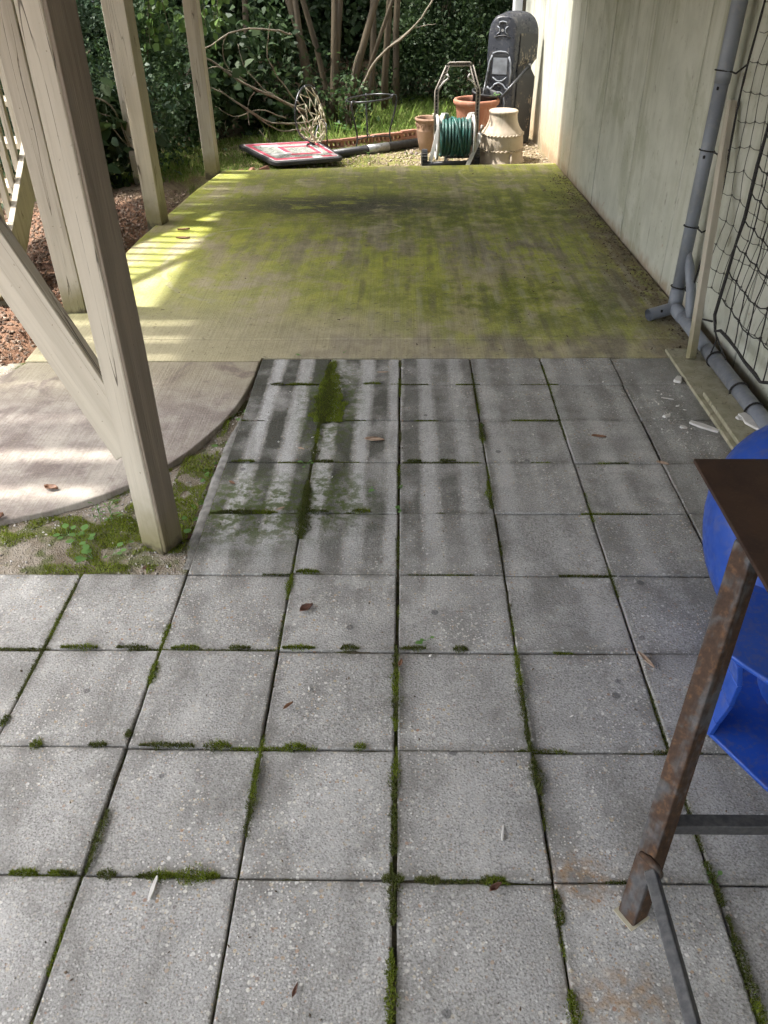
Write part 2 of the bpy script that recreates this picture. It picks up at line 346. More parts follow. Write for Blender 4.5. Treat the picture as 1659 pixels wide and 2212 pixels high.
def mat_wall():
    t = NT('painted_concrete', 0.72, spec=0.35); p = t.pos(); x, y, z = t.xyz(p)
    vert = t.noise(p, 1.0, 4, 0.65, mul=(3, 9, 0.7)); mid = t.noise(p, 4, 5, 0.6); fine = t.noise(p, 60, 4, 0.65)
    base = t.mix(t.rng(mid, 0.3, 0.72), (0.61, 0.605, 0.52), (0.50, 0.50, 0.42))
    base = t.mix(t.rng(t.rnd(), 0, 1, 0, 0.25, False), base, (0.49, 0.49, 0.415))
    base = t.mix(mul(t, t.rng(vert, 0.46, 0.75), t.rng(z, 0.0, 1.4, 0.25, 0.9)), base, (0.32, 0.32, 0.225))
    drips = t.noise(p, 1.0, 5, 0.75, mul=(6, 34, 1.5))
    base = t.mix(mul(t, t.rng(drips, 0.60, 0.72), t.rng(mid, 0.45, 0.62), 0.8), base, (0.20, 0.185, 0.12))
    base = t.mix(t.m('MULTIPLY', t.rng(t.noise(p, 19, 4, 0.6, mul=(1, 1, 0.45)), 0.66, 0.73), 0.55), base, (0.22, 0.19, 0.13))
    base = t.mix(mul(t, t.rng(fine, 0.62, 0.75), 0.35), base, (0.3, 0.29, 0.22))
    damp = t.m('MULTIPLY', t.rng(z, 0.55, 0.05), t.rng(mid, 0.25, 0.6))
    base = t.mix(t.m('MULTIPLY', damp, 0.35), base, (0.45, 0.47, 0.40))
    clay = mul(t, t.rng(t.m('ADD', z, t.m('MULTIPLY', mid, 0.6)), 0.95, 0.25), t.rng(y, 6.7, 8.3))
    base = t.mix(t.m('MULTIPLY', clay, 0.75), base, t.mix(t.rng(fine, 0.3, 0.7), (0.50, 0.30, 0.13), (0.56, 0.42, 0.26)))
    foot = mul(t, t.rng(t.m('ADD', z, t.m('MULTIPLY', t.noise(p, 11, 4), 0.12)), 0.15, 0.06), 0.75)
    base = t.mix(foot, base, (0.30, 0.215, 0.13))
    peel = mul(t, t.rng(t.noise(p, 7, 4, 0.7, 0.6), 0.66, 0.69), t.rng(z, 0.5, 0.25))
    base = t.mix(peel, base, (0.42, 0.34, 0.26))
    mil = t.noise(p, 2.3, 5, 0.68, 0.6)
    base = t.mix(t.rng(mil, 0.50, 0.66, 0, 0.5), base, (0.36, 0.365, 0.255))
    base = t.mix(mul(t, t.rng(t.noise(p, 38, 4, 0.75, mul=(1, 1, 0.6)), 0.60, 0.70), t.rng(mil, 0.40, 0.56), 0.6), base, (0.20, 0.185, 0.125))
    base = t.mix(mul(t, t.rng(t.noise(p, 1.0, 4, 0.7, mul=(4, 11, 0.6)), 0.54, 0.68), 0.3), base, (0.68, 0.68, 0.61))
    t.bump(t.m('ADD', t.m('MULTIPLY', fine, 1.2), t.m('MULTIPLY', vert, 1.5)), 0.45, 0.004)
    return t.done(base)

def mat_wood(name, c1, c2, dark, stain=0.5, mossy=0.0):
    t = NT(name, 0.75, spec=0.3); o = t.oco(); x, y, z = t.xyz(o); r = t.rnd()
    sh = t.vm('ADD', o, t.comb(t.m('MULTIPLY', r, 13.0), t.m('MULTIPLY', r, 7.0), t.m('MULTIPLY', r, 3.0)))
    grain = t.noise(sh, 1.0, 5, 0.7, 0.25, mul=(70, 70, 2.2)); broad = t.noise(sh, 1.0, 4, 0.6, 0.2, mul=(17, 17, 0.9)); mid = t.noise(sh, 6, 4, 0.6)
    base = t.mix(t.rng(broad, 0.3, 0.7), c1, c2)
    base = t.mix(t.rng(grain, 0.52, 0.80, 0.0, stain), base, dark)
    base = t.mix(t.rng(t.noise(sh, 1.0, 4, 0.6, 0.5, mul=(26, 26, 1.1)), 0.60, 0.72, 0.0, stain * 0.9), base, dark)
    crack = t.rng(t.m('ABSOLUTE', t.m('SUBTRACT', t.noise(sh, 1.0, 2, 0.5, 0.0, mul=(11, 11, 0.45)), 0.5)), 0.005, 0.0015)
    base = t.mix(mul(t, crack, t.rng(mid, 0.44, 0.54), 0.8), base, (0.06, 0.045, 0.03))
    base = t.mix(t.rng(t.noise(sh, 55, 3), 0.70, 0.76, 0, 0.6), base, (0.12, 0.10, 0.07))
    if mossy:
        wz = t.xyz(t.pos())[2]
        base = t.mix(t.m('MULTIPLY', t.rng(t.m('ADD', wz, t.m('MULTIPLY', mid, 0.3)), 0.42, 0.16), mossy), base, (0.16, 0.14, 0.045))
        base = t.mix(t.rng(t.m('ADD', wz, t.m('MULTIPLY', t.noise(sh, 25, 3), 0.12)), 0.10, 0.05), base, (0.07, 0.06, 0.035))
    t.bump(t.m('ADD', t.m('MULTIPLY', grain, 1.0), t.m('MULTIPLY', crack, -2.0)), 0.5, 0.004)
    return t.done(base)

def mat_leaf(name, cols, rough=0.45, trans=0.35):
    t = NT(name, min(0.9, rough + 0.12), spec=0.22); r = t.island()
    n = len(cols); c = t.ramp(r, [(i / max(1, n - 1), k) for i, k in enumerate(cols)])
    t.done(c)
    tr = t.nt.nodes.new('ShaderNodeBsdfTranslucent'); t.put(tr.inputs[0], t.mix(0.25, t.mix(0.6, c, c, 'ADD'), (0.16, 0.22, 0.03), 'ADD') if trans >= 0.35 else c)
    mx = t.nt.nodes.new('ShaderNodeMixShader'); mx.inputs[0].default_value = trans
    t.nt.links.new(t.b.outputs[0], mx.inputs[1]); t.nt.links.new(tr.outputs[0], mx.inputs[2]); t.nt.links.new(mx.outputs[0], t.out.inputs[0])
    return t.mat

def mat_ground():
    t = NT('yard_soil', 0.95, spec=0.15); p = t.pos(); x, y, z = t.xyz(p)
    big = t.noise(p, 1.6, 4, 0.6); mid = t.noise(p, 8, 5, 0.65); fine = t.noise(p, 70, 4, 0.7)
    soil = t.mix(t.rng(mid, 0.3, 0.7), (0.17, 0.125, 0.085), (0.29, 0.235, 0.16))
    soil = t.mix(t.rng(fine, 0.5, 0.8, 0, 0.7), soil, (0.40, 0.345, 0.25))
    mossy = mul(t, t.rng(t.m('ADD', t.m('MULTIPLY', big, 0.6), t.m('MULTIPLY', mid, 0.5)), 0.42, 0.62), t.rng(y, 7.6, 8.0), t.rng(x, 0.8, -0.2, 0.2, 1.0))
    soil = t.mix(t.m('MULTIPLY', mossy, 0.85), soil, t.mix(t.rng(fine, 0.3, 0.7), (0.13, 0.145, 0.03), (0.26, 0.25, 0.07)))
    red = t.m('MULTIPLY', t.rng(x, -1.7, -2.0), t.rng(y, 7.4, 6.8))
    soil = t.mix(red, soil, t.mix(t.rng(mid, 0.3, 0.7), (0.13, 0.07, 0.045), (0.26, 0.155, 0.10)))
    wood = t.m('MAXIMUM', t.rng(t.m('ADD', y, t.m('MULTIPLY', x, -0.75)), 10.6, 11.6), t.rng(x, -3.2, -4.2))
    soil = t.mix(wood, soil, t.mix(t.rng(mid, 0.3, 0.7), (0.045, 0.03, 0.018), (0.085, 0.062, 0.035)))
    t.bump(t.m('ADD', mid, fine), 0.8, 0.02)
    return t.done(soil)

M = {}
M['paver'] = mat_paver(); M['slab'] = mat_slab('algae_concrete', 'slab'); M['walk'] = mat_slab('worn_concrete', 'walk')
M['wall'] = mat_wall(); M['ground'] = mat_ground()
M['wood'] = mat_wood('painted_timber', (0.51, 0.465, 0.375), (0.41, 0.37, 0.295), (0.24, 0.205, 0.155), 0.5, 0.8)
M['oldwood'] = mat_wood('weathered_timber', (0.30, 0.245, 0.175), (0.22, 0.175, 0.125), (0.10, 0.08, 0.055), 0.7)
M['shadewood'] = mat_wood('shaded_side_timber', (0.25, 0.21, 0.16), (0.17, 0.14, 0.105), (0.08, 0.062, 0.046), 0.7, 0.5)  # dark brown standing in for shade on the front post's right face
M['plank'] = mat_wood('mossy_plank', (0.40, 0.37, 0.27), (0.30, 0.285, 0.19), (0.16, 0.13, 0.09), 0.6)
M['trim'] = mat_simple('white_trim', (0.74, 0.75, 0.74), (0.62, 0.64, 0.64), 0.5, 5)
M['dirt'] = mat_simple('joint_dirt', (0.030, 0.026, 0.018), (0.075, 0.062, 0.042), 0.95, 18, bump=0.6, bscale=90, world=True)
def mat_joint():
    t = NT('joint_soil', 0.95, spec=0.1); p = t.pos(); z = t.xyz(p)[2]
    b = t.mix(t.rng(t.noise(p, 30, 4, 0.7), 0.35, 0.65), (0.04, 0.034, 0.024), (0.11, 0.095, 0.065))
    b = t.mix(t.rng(t.noise(p, 7, 4, 0.65), 0.45, 0.58, 0, 0.8), b, (0.055, 0.065, 0.016))
    t.bump(t.noise(p, 160, 3), 0.8, 0.003); return t.done(b)
M['jointsoil'] = mat_joint()
def mat_bed():
    t = NT('bed_soil', 0.95, spec=0.15); p = t.pos()
    mid = t.noise(p, 9, 5, 0.65); fine = t.noise(p, 120, 4, 0.7); d, c = t.vor(p, 130); cr, cg, cb = t.xyz(c)
    b = t.mix(t.rng(mid, 0.3, 0.7), (0.19, 0.155, 0.11), (0.36, 0.32, 0.26))
    grit = t.rng(t.noise(p, 3.4, 3), 0.46, 0.60)
    b = t.mix(mul(t, t.rng(cr, 0.35, 0.45), t.rng(d, 0.5, 0.3), t.m('MULTIPLY_ADD', grit, 0.7, 0.2)), b, t.ramp(cg, [(0, (0.34, 0.33, 0.32)), (0.6, (0.55, 0.54, 0.52)), (1, (0.38, 0.28, 0.2))]))
    b = t.mix(mul(t, t.rng(t.noise(p, 5.5, 4, 0.65), 0.48, 0.60), 0.8), b, (0.085, 0.105, 0.022))
    t.bump(t.m('ADD', t.rng(d, 0.5, 0.1), fine), 0.8, 0.006); return t.done(b)
M['bed'] = mat_bed()
M['mortar'] = mat_simple('mortar_smear', (0.15, 0.145, 0.13), (0.29, 0.28, 0.255), 0.9, 22, bump=0.7, bscale=80, world=True)
M['moss'] = mat_leaf('moss', [(0.075, 0.105, 0.014), (0.125, 0.17, 0.018), (0.19, 0.235, 0.026), (0.13, 0.13, 0.035)], 0.8, 0.3)
M['bedmoss'] = mat_leaf('bed_moss', [(0.12, 0.165, 0.02), (0.18, 0.245, 0.025), (0.27, 0.33, 0.035), (0.17, 0.16, 0.05)], 0.8, 0.3)
M['mossdark'] = mat_leaf('moss_dry', [(0.045, 0.062, 0.014), (0.08, 0.105, 0.018), (0.12, 0.11, 0.045), (0.095, 0.13, 0.022)], 0.85, 0.25)
M['grass'] = mat_leaf('grass_blades', [(0.10, 0.17, 0.035), (0.14, 0.225, 0.05), (0.19, 0.26, 0.07), (0.26, 0.27, 0.12)], 0.55, 0.4)
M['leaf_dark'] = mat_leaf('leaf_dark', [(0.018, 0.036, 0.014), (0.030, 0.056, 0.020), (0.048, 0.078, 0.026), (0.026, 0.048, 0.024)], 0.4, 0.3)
M['leaf_mid'] = mat_leaf('leaf_mid', [(0.03, 0.065, 0.022), (0.045, 0.085, 0.03), (0.065, 0.105, 0.035), (0.04, 0.075, 0.04)], 0.42, 0.3)
M['leaf_blue'] = mat_leaf('leaf_bluish', [(0.045, 0.085, 0.05), (0.065, 0.11, 0.065), (0.085, 0.13, 0.075)], 0.35, 0.3)
M['leaf_bright'] = mat_leaf('leaf_bright', [(0.10, 0.18, 0.04), (0.13, 0.21, 0.055), (0.08, 0.15, 0.045)], 0.5, 0.3)
M['weed'] = mat_leaf('weed_leaf', [(0.12, 0.24, 0.06), (0.16, 0.30, 0.09), (0.10, 0.20, 0.06)], 0.5, 0.35)
M['bark'] = mat_wood('bark', (0.085, 0.066, 0.04), (0.052, 0.041, 0.026), (0.022, 0.018, 0.012), 0.8)
M['twig'] = mat_simple('bare_twig', (0.14, 0.118, 0.085), (0.22, 0.19, 0.14), 0.8, 14, bump=0.4)
M['mulch'] = mat_leaf('bark_mulch', [(0.06, 0.038, 0.027), (0.13, 0.088, 0.062), (0.22, 0.16, 0.12), (0.085, 0.056, 0.04), (0.30, 0.24, 0.185)], 0.9, 0.0)
M['chip'] = mat_leaf('wood_chip', [(0.20, 0.145, 0.09), (0.36, 0.29, 0.20), (0.45, 0.38, 0.29), (0.26, 0.20, 0.13)], 0.9, 0.0)
M['grit'] = mat_leaf('grit', [(0.20, 0.18, 0.16), (0.42, 0.40, 0.37), (0.58, 0.56, 0.53), (0.30, 0.24, 0.19)], 0.9, 0.0)
M['litter'] = mat_leaf('leaf_litter', [(0.05, 0.038, 0.028), (0.11, 0.08, 0.055), (0.19, 0.145, 0.10), (0.07, 0.055, 0.04)], 0.85, 0.1)
M['pale_chip'] = mat_simple('pale_chip', (0.58, 0.56, 0.52), (0.70, 0.68, 0.64), 0.85, 20, world=True)
def mat_deadleaf(name, a, b):
    t = NT(name, 0.6); o = t.oco(); t.done(t.mix(t.rng(t.noise(o, 40, 5, 0.7), 0.35, 0.65), a, b)); t.bump(t.noise(o, 120, 3), 0.4, 0.003); return t.mat
M['deadleaf'] = mat_deadleaf('dead_leaf_brown', (0.26, 0.135, 0.075), (0.14, 0.065, 0.04))
M['deadleaf_pale'] = mat_deadleaf('dead_leaf_pale', (0.46, 0.34, 0.25), (0.33, 0.22, 0.15))
M['deadleaf_red'] = mat_deadleaf('dead_leaf_red', (0.15, 0.075, 0.05), (0.08, 0.042, 0.032))
# objects
def mat_rust(name, amount):
    t = NT(name, 0.6, 0.0, 0.4); o = t.oco(); x, y, z = t.xyz(o)
    n = t.noise(o, 14, 5, 0.7, 0.4); n2 = t.noise(o, 60, 4, 0.7); n3 = t.noise(o, 1.0, 4, 0.6, mul=(30, 30, 3))
    steel = t.mix(t.rng(n2, 0.3, 0.7), (0.05, 0.051, 0.054), (0.095, 0.094, 0.093))
    rust = t.ramp(n2, [(0.25, (0.036, 0.021, 0.014)), (0.55, (0.066, 0.037, 0.021)), (0.75, (0.14, 0.070, 0.032))])
    f = t.rng(t.m('ADD', t.m('MULTIPLY', n, 0.6), t.m('MULTIPLY', n3, 0.4)), 0.72 - amount * 0.5, 0.86 - amount * 0.5)
    t.set('Roughness', t.rng(f, 0, 1, 0.42, 0.8)); t.bump(n2, 0.25, 0.002)
    return t.done(t.mix(f, steel, rust))
M['rust'] = mat_rust('rusty_steel', 0.66); M['steel'] = mat_rust('dark_steel', 0.15)
def mat_plate():
    t = NT('rust_plate', 0.62, spec=0.4); o = t.oco(); n = t.noise(o, 9, 6, 0.7, 0.3); n2 = t.noise(o, 130, 4, 0.7)
    c = t.mix(t.rng(n, 0.3, 0.7), (0.026, 0.013, 0.009), (0.048, 0.024, 0.014)); c = t.mix(t.rng(n2, 0.5, 0.8, 0, 0.4), c, (0.085, 0.045, 0.025))
    t.bump(n2, 0.3, 0.001); return t.done(c)
M['plate'] = mat_plate()
def mat_plastic(name, c, c2, rough, dusty=0.0, dust=(0.4, 0.36, 0.3)):
    t = NT(name, rough, spec=0.5); o = t.pos(); n = t.noise(o, 5, 4)
    b = t.mix(t.rng(n, 0.3, 0.7), c, c2)
    if dusty:
        b = t.mix(mul(t, t.rng(t.noise(o, 23, 6, 0.75, 0.5), 0.5, 0.72), dusty), b, dust)
        up = t.xyz(t.nt.nodes.new('ShaderNodeNewGeometry').outputs['Normal'])[2]
        b = t.mix(mul(t, t.rng(up, 0.5, 0.95), t.rng(t.noise(o, 60, 4, 0.7), 0.5, 0.62), dusty), b, dust)
    t.set('Roughness', t.rng(t.noise(o, 31, 4), 0.3, 0.7, rough - 0.08, rough + 0.15)); t.bump(t.noise(o, 260, 3), 0.08, 0.001)
    return t.done(b)
M['blue'] = mat_plastic('blue_plastic', (0.022, 0.085, 0.42), (0.017, 0.068, 0.35), 0.36, 0.28, (0.16, 0.14, 0.14))
M['pipe'] = mat_plastic('grey_pipe', (0.235, 0.255, 0.29), (0.20, 0.215, 0.245), 0.45, 0.3, (0.33, 0.32, 0.29))
M['black'] = mat_plastic('black_plastic', (0.018, 0.019, 0.022), (0.030, 0.031, 0.035), 0.42, 0.35, (0.12, 0.105, 0.09))
M['base_black'] = mat_plastic('scuffed_black_plastic', (0.030, 0.034, 0.045), (0.020, 0.022, 0.029), 0.33, 0.4, (0.17, 0.16, 0.15))
def mat_flaky():
    t = NT('flaking_black', 0.5); p = t.pos(); n = t.noise(p, 60, 6, 0.75, 0.8, mul=(1, 1, 0.35)); g = t.noise(p, 7, 3)
    t.bump(n, 0.5, 0.004); return t.done(t.mix(mul(t, t.rng(n, 0.52, 0.60), t.rng(g, 0.50, 0.64)), (0.030, 0.030, 0.032), (0.30, 0.25, 0.175)))
M['flaky'] = mat_flaky()
M['scuff'] = mat_simple('grey_scuff', (0.22, 0.24, 0.27), (0.13, 0.14, 0.16), 0.6, 12, world=True)
M['rod'] = mat_simple('dark_rod', (0.035, 0.037, 0.04), (0.07, 0.07, 0.075), 0.35, 20, metal=0.5, world=True)
M['reelgrey'] = mat_simple('grey_reel_plastic', (0.50, 0.49, 0.47), (0.38, 0.37, 0.35), 0.5, 10, world=True)
M['reeltan'] = mat_simple('taupe_handle_plastic', (0.36, 0.325, 0.285), (0.27, 0.24, 0.21), 0.55, 14, world=True)
M['hose'] = mat_plastic('green_hose', (0.020, 0.115, 0.095), (0.035, 0.085, 0.075), 0.42, 0.5, (0.10, 0.13, 0.12))
def mat_terra(name, a, b, stain, band=None):
    t = NT(name, 0.75, spec=0.3); p = t.pos(); n = t.noise(p, 6, 5, 0.65); v = t.noise(p, 1, 4, 0.65, mul=(14, 14, 2.5)); f = t.noise(p, 90, 3)
    c = t.mix(t.rng(n, 0.3, 0.7), a, b); c = t.mix(t.rng(v, 0.5, 0.72, 0, 0.75), c, stain); c = t.mix(t.rng(f, 0.6, 0.8, 0, 0.3), c, (0.5, 0.45, 0.36))
    t.bump(t.m('ADD', n, f), 0.3, 0.003); return t.done(c)
M['urn'] = mat_terra('weathered_urn', (0.52, 0.44, 0.345), (0.43, 0.35, 0.27), (0.27, 0.245, 0.19))
M['claypot'] = mat_terra('clay_pot', (0.33, 0.215, 0.145), (0.27, 0.165, 0.11), (0.17, 0.12, 0.09))
M['terra'] = mat_terra('terracotta_plastic', (0.36, 0.165, 0.105), (0.31, 0.135, 0.085), (0.40, 0.24, 0.18))
M['brick'] = mat_terra('red_brick', (0.38, 0.19, 0.135), (0.29, 0.135, 0.095), (0.20, 0.14, 0.11))
M['board_red'] = mat_simple('backboard_red', (0.55, 0.075, 0.12), (0.42, 0.055, 0.09), 0.4, 16, world=True)
M['board_white'] = mat_simple('backboard_white', (0.66, 0.66, 0.65), (0.48, 0.48, 0.47), 0.45, 20, world=True)
M['board_grey'] = mat_simple('backboard_clear', (0.26, 0.27, 0.25), (0.34, 0.345, 0.31), 0.25, 12, world=True)
M['net_cream'] = mat_simple('net_cord', (0.58, 0.54, 0.40), (0.42, 0.38, 0.27), 0.85, 30, world=True)
M['cord_black'] = mat_simple('black_cord', (0.016, 0.015, 0.015), (0.035, 0.032, 0.03), 0.85, 60, world=True)
M['cord_grey'] = mat_simple('faded_cord', (0.075, 0.072, 0.065), (0.12, 0.115, 0.10), 0.85, 60, world=True)
M['silver'] = mat_simple('silver_sleeve', (0.34, 0.34, 0.34), (0.22, 0.22, 0.22), 0.35, 25, metal=0.4, world=True)
M['stone'] = mat_simple('stone', (0.30, 0.255, 0.215), (0.20, 0.16, 0.135), 0.9, 20, bump=0.6, world=True)

# ================================================================== THE SETTING
def wall_x(y): return 1.6977 - 0.0306 * y            # face of the house wall

def gz(x, y):                                        # height of the yard
    n = mnoise.noise(Vector((x * 0.9, y * 0.9, 0))) * 0.02 + mnoise.noise(Vector((x * 3, y * 3, 5))) * 0.008
    z = -0.045 + n
    if -2.02 < x < 1.75 and y < 7.9: return -0.16
    if x < -2.5: z -= 0.10 * min(2.5, -2.5 - x)
    if y > 9.0: z += 0.02 * min(3, y - 9.0)
    return z

def build_ground():
    xs = [-200, -60, -25, -14] + list(np.arange(-10, 6.01, 0.16)) + [9, 20, 60, 200]
    ys = [-200, -60, -20, -8] + list(np.arange(-4, 18.01, 0.16)) + [24, 40, 80, 250]
    v = [(x, y, gz(x, y)) for y in ys for x in xs]; n = len(xs)
    f = [(j * n + i, j * n + i + 1, (j + 1) * n + i + 1, (j + 1) * n + i) for j in range(len(ys) - 1) for i in range(n - 1)]
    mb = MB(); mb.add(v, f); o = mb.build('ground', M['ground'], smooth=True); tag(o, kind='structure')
build_ground()

SX0, SX1 = -0.0154, 0.35                             # paver grid
SY0 = 1.6542
def build_paving():
    # bedding below the pavers
    mb = MB(); mb.prism([(-2.3, -0.9), (1.72, -0.9), (1.60, 3.70), (-0.70, 3.70), (-0.70, 2.0), (-2.3, 2.0)], -0.12, -0.034)
    base = mb.build('paving', M['dirt']); tag(base, kind='structure')
    V = []; F = []
    def fill(x0, y0, x1, y1):
        n = max(2, int(math.hypot(x1 - x0, y1 - y0) / 0.012)); b = len(V); dx, dy = (0.009, 0) if abs(y1 - y0) > abs(x1 - x0) else (0, 0.009)
        for i in range(n + 1):
            u = i / n; x = x0 + (x1 - x0) * u; y = y0 + (y1 - y0) * u
            z = -0.013 + 0.016 * mnoise.noise(Vector((x * 7, y * 7, 3))) + 0.004 * mnoise.noise(Vector((x * 60, y * 60, 1))); z = min(-0.003, z)
            V.extend([(x - dx, y - dy, z), (x + dx, y + dy, z)])
            if i: F.append((b + 2 * i - 2, b + 2 * i - 1, b + 2 * i + 1, b + 2 * i))
    for i in range(-3, 5): fill(SX0 + SX1 * i, 0.3, SX0 + SX1 * i, 3.69 if i > -2 else 2.0)
    for j in range(-4, 6): fill(-1.7 if j < 1 else -0.71, SY0 + SX1 * j, 1.56, SY0 + SX1 * j)
    MB().add(V, F).build('joint_soil', M['jointsoil'], base, smooth=True)
    k = 0
    for j in range(-7, 6):
        for i in range(-7, 5):
            x0 = SX0 + SX1 * i; x1 = x0 + SX1; y0 = SY0 + SX1 * j; y1 = y0 + SX1
            if y0 > 1.99 and i < -2: continue
            if i == 4: x1 = min(x1, wall_x(y0) - 0.012)
            if j == 5: y1 = 3.695
            if y1 < 0.25 or (x0 < -1.9): continue
            g = [random.uniform(0.0016, 0.0042) for _ in range(4)]
            if i == -1 or i == 0: g[0 if i == 0 else 1] += 0.0022
            dz = random.uniform(-0.004, 0.002); tx = random.uniform(-0.010, 0.010); ty = random.uniform(-0.010, 0.010)
            cx, cy = (x0 + x1) / 2, (y0 + y1) / 2; a, b, c, d = x0 + g[0] - cx, x1 - g[1] - cx, y0 + g[2] - cy, y1 - g[3] - cy
            n = 8; vs = []; fs = []
            # slightly wavy outline with rounded arrises
            def ring(ins, z):
                pts = []
                for e in range(4):
                    for q in range(n):
                        u = q / n
                        p = [(a + (b - a) * u, c), (b, c + (d - c) * u), (b - (b - a) * u, d), (a, d - (d - c) * u)][e]
                        w = 0.0014 * mnoise.noise(Vector(((p[0] + cx) * 22, (p[1] + cy) * 22, k * 3.7)))
                        px = p[0] - ins * (1 if p[0] > 0 else -1) * (abs(p[0]) > min(abs(a), abs(b)) * 0.93) + w
                        py = p[1] - ins * (1 if p[1] > 0 else -1) * (abs(p[1]) > min(abs(c), abs(d)) * 0.93) + w
                        pts.append((px, py, z + px * tx + py * ty))
                return pts
            rings = [ring(0, -0.045), ring(0, -0.005), ring(0.0015, -0.0015), ring(0.005, 0.0)]
            m = 4 * n
            for r in rings: vs += r
            for q in range(3):
                for e in range(m): fs.append((q * m + e, q * m + (e + 1) % m, (q + 1) * m + (e + 1) % m, (q + 1) * m + e))
            fs.append(tuple(range(3 * m, 4 * m)))
            pm = MB(); pm.add(vs, fs)
            pm.build('paver', M['paver'], base, wm=Matrix.Translation((cx, cy, dz))); k += 1
build_paving()

def build_slabs():
    # algae-covered slab with its front strip
    mb = MB(); mb.prism([(-1.925, 3.935), (wall_x(3.935) - 0.012, 3.935), (wall_x(8.02) - 0.012, 8.08), (-0.3, 7.985), (-1.70, 7.86), (-1.79, 7.2), (-1.90, 5.7)], -0.18, 0.004)
    o = mb.build('patio_slab', M['slab'], bevel=0.008); tag(o, kind='structure')
    mb = MB(); mb.prism([(-0.715, 3.702), (wall_x(3.7) - 0.012, 3.702), (wall_x(3.93) - 0.012, 3.931), (-1.925, 3.931), (-1.915, 3.662), (-0.72, 3.668)], -0.18, 0.002)
    o = mb.build('slab_strip', M['slab'], bevel=0.004); tag(o, kind='structure')
    # curved walkway
    cur = [(-0.722, 3.660), (-0.722, 3.5), (-0.735, 3.33), (-0.755, 3.18), (-0.79, 3.04), (-0.835, 2.91), (-0.89, 2.78), (-0.955, 2.67), (-1.03, 2.575), (-1.115, 2.49),
           (-1.21, 2.42), (-1.31, 2.36), (-1.42, 2.315), (-1.55, 2.28), (-1.70, 2.26), (-1.95, 2.25), (-2.35, 2.27)]
    mb = MB(); mb.prism(cur[::-1] + [(-1.90, 3.655), (-2.02, 3.35), (-2.35, 3.1)], -0.16, 0.0)
    o = mb.build('walkway', M['walk'], bevel=0.007, seg=2); tag(o, kind='structure')
    # soil bed between walkway and pavers
    xs = np.arange(-2.4, -0.699, 0.03); ys = np.arange(1.99, 3.7, 0.03); n = len(xs); v = []
    for y in ys:
        for x in xs:
            z = -0.027 + 0.021 * max(0, min(1, (2.25 - y) / 0.2)) + 0.016 * mnoise.noise(Vector((x * 6, y * 6, 1))) + 0.006 * mnoise.noise(Vector((x * 22, y * 22, 2)))
            v.append((x, y, min(z, -0.006)))
    f = [(j * n + i, j * n + i + 1, (j + 1) * n + i + 1, (j + 1) * n + i) for j in range(len(ys) - 1) for i in range(n - 1)]
    o = MB().add(v, f).build('soil_bed', M['bed'], smooth=True); tag(o, kind='structure')
    # strip of smeared mortar beside the outermost pavers
    pl = []; pr = []
    for i in range(26):
        y = 2.03 + i * 0.042; w = 0.036 + 0.014 * mnoise.noise(Vector((y * 5, 0, 4))) + 0.006 * mnoise.noise(Vector((y * 31, 2, 4)))
        if y > 2.75: w *= max(0.25, 1 - (y - 2.75) * 2.2)
        pl.append((-0.716 - w, y)); pr.append((-0.7145, y))
    vs = [(x, y, -0.014) for x, y in pl] + [((x + xx) / 2, y, -0.004) for (x, y), (xx, _) in zip(pl, pr)] + [(x, y, -0.006) for x, y in pr]
    n = len(pl); fs = []
    for i in range(n - 1): fs += [(i, n + i, n + i + 1, i + 1), (n + i, 2 * n + i, 2 * n + i + 1, n + i + 1)]
    o = MB().add(vs, fs).build('mortar_strip', M['mortar'], smooth=True); tag(o, kind='structure')
build_slabs()

# ------------------------------------------------------------------ house wall
def build_wall():
    t = thing('house_wall', 'tall off-white painted concrete house wall with stained vertical panels along the patio', 'wall', (1.6, 4, 0))
    js = [-4.0, -1.2, 1.15, 2.35, 3.55, 4.74, 5.70, 6.62, 7.55, 8.15, 8.78, 9.39, 9.95, 10.62]
    for a, b in zip(js[:-1], js[1:]):
        off = random.uniform(-0.002, 0.002)
        g = 0.008
        pa = [(wall_x(a + g) + off, a + g), (wall_x(b - g) + off, b - g), (wall_x(b - g) + 0.2, b - g), (wall_x(a + g) + 0.2, a + g)]
        MB().prism(pa[::-1], -0.2, 2.62).build('panel', M['wall'], t, bevel=0.003, seg=1)
    MB().prism([(wall_x(-4) + 0.006, -4), (wall_x(10.6) + 0.006, 10.6), (wall_x(10.6) + 0.19, 10.6), (wall_x(-4) + 0.19, -4)], -0.2, 2.6).build('panel_backing', M['dirt'], t)
    MB().prism([(wall_x(10.66) - 0.032, 10.635), (wall_x(10.66) - 0.032, 10.66), (2.2, 10.66), (2.2, 10.635)], -0.2, 2.6).build('dark_gap', M['dirt'], t)
    MB().prism([(wall_x(10.7) - 0.115, 10.67), (wall_x(10.7) - 0.115, 10.90), (2.3, 10.90), (2.3, 10.67)], -0.2, 5.6).build('corner_trim', M['trim'], t, bevel=0.006)
    MB().prism([(0.25, -1.75), (1.70, -1.75), (1.70, -1.55), (0.25, -1.55)], -0.2, 2.6).build('unseen_return_wall', M['wall'], t)  # unseen wall added behind the camera to cut light from the right
    MB().prism([(wall_x(-4) - 0.01, -4), (wall_x(10.6) - 0.01, 10.6), (5.5, 10.6), (5.5, -4)], 2.66, 5.8).build('unseen_upper_wall', M['trim'], t)  # unseen upper storey added to block the sky on the right
build_wall()

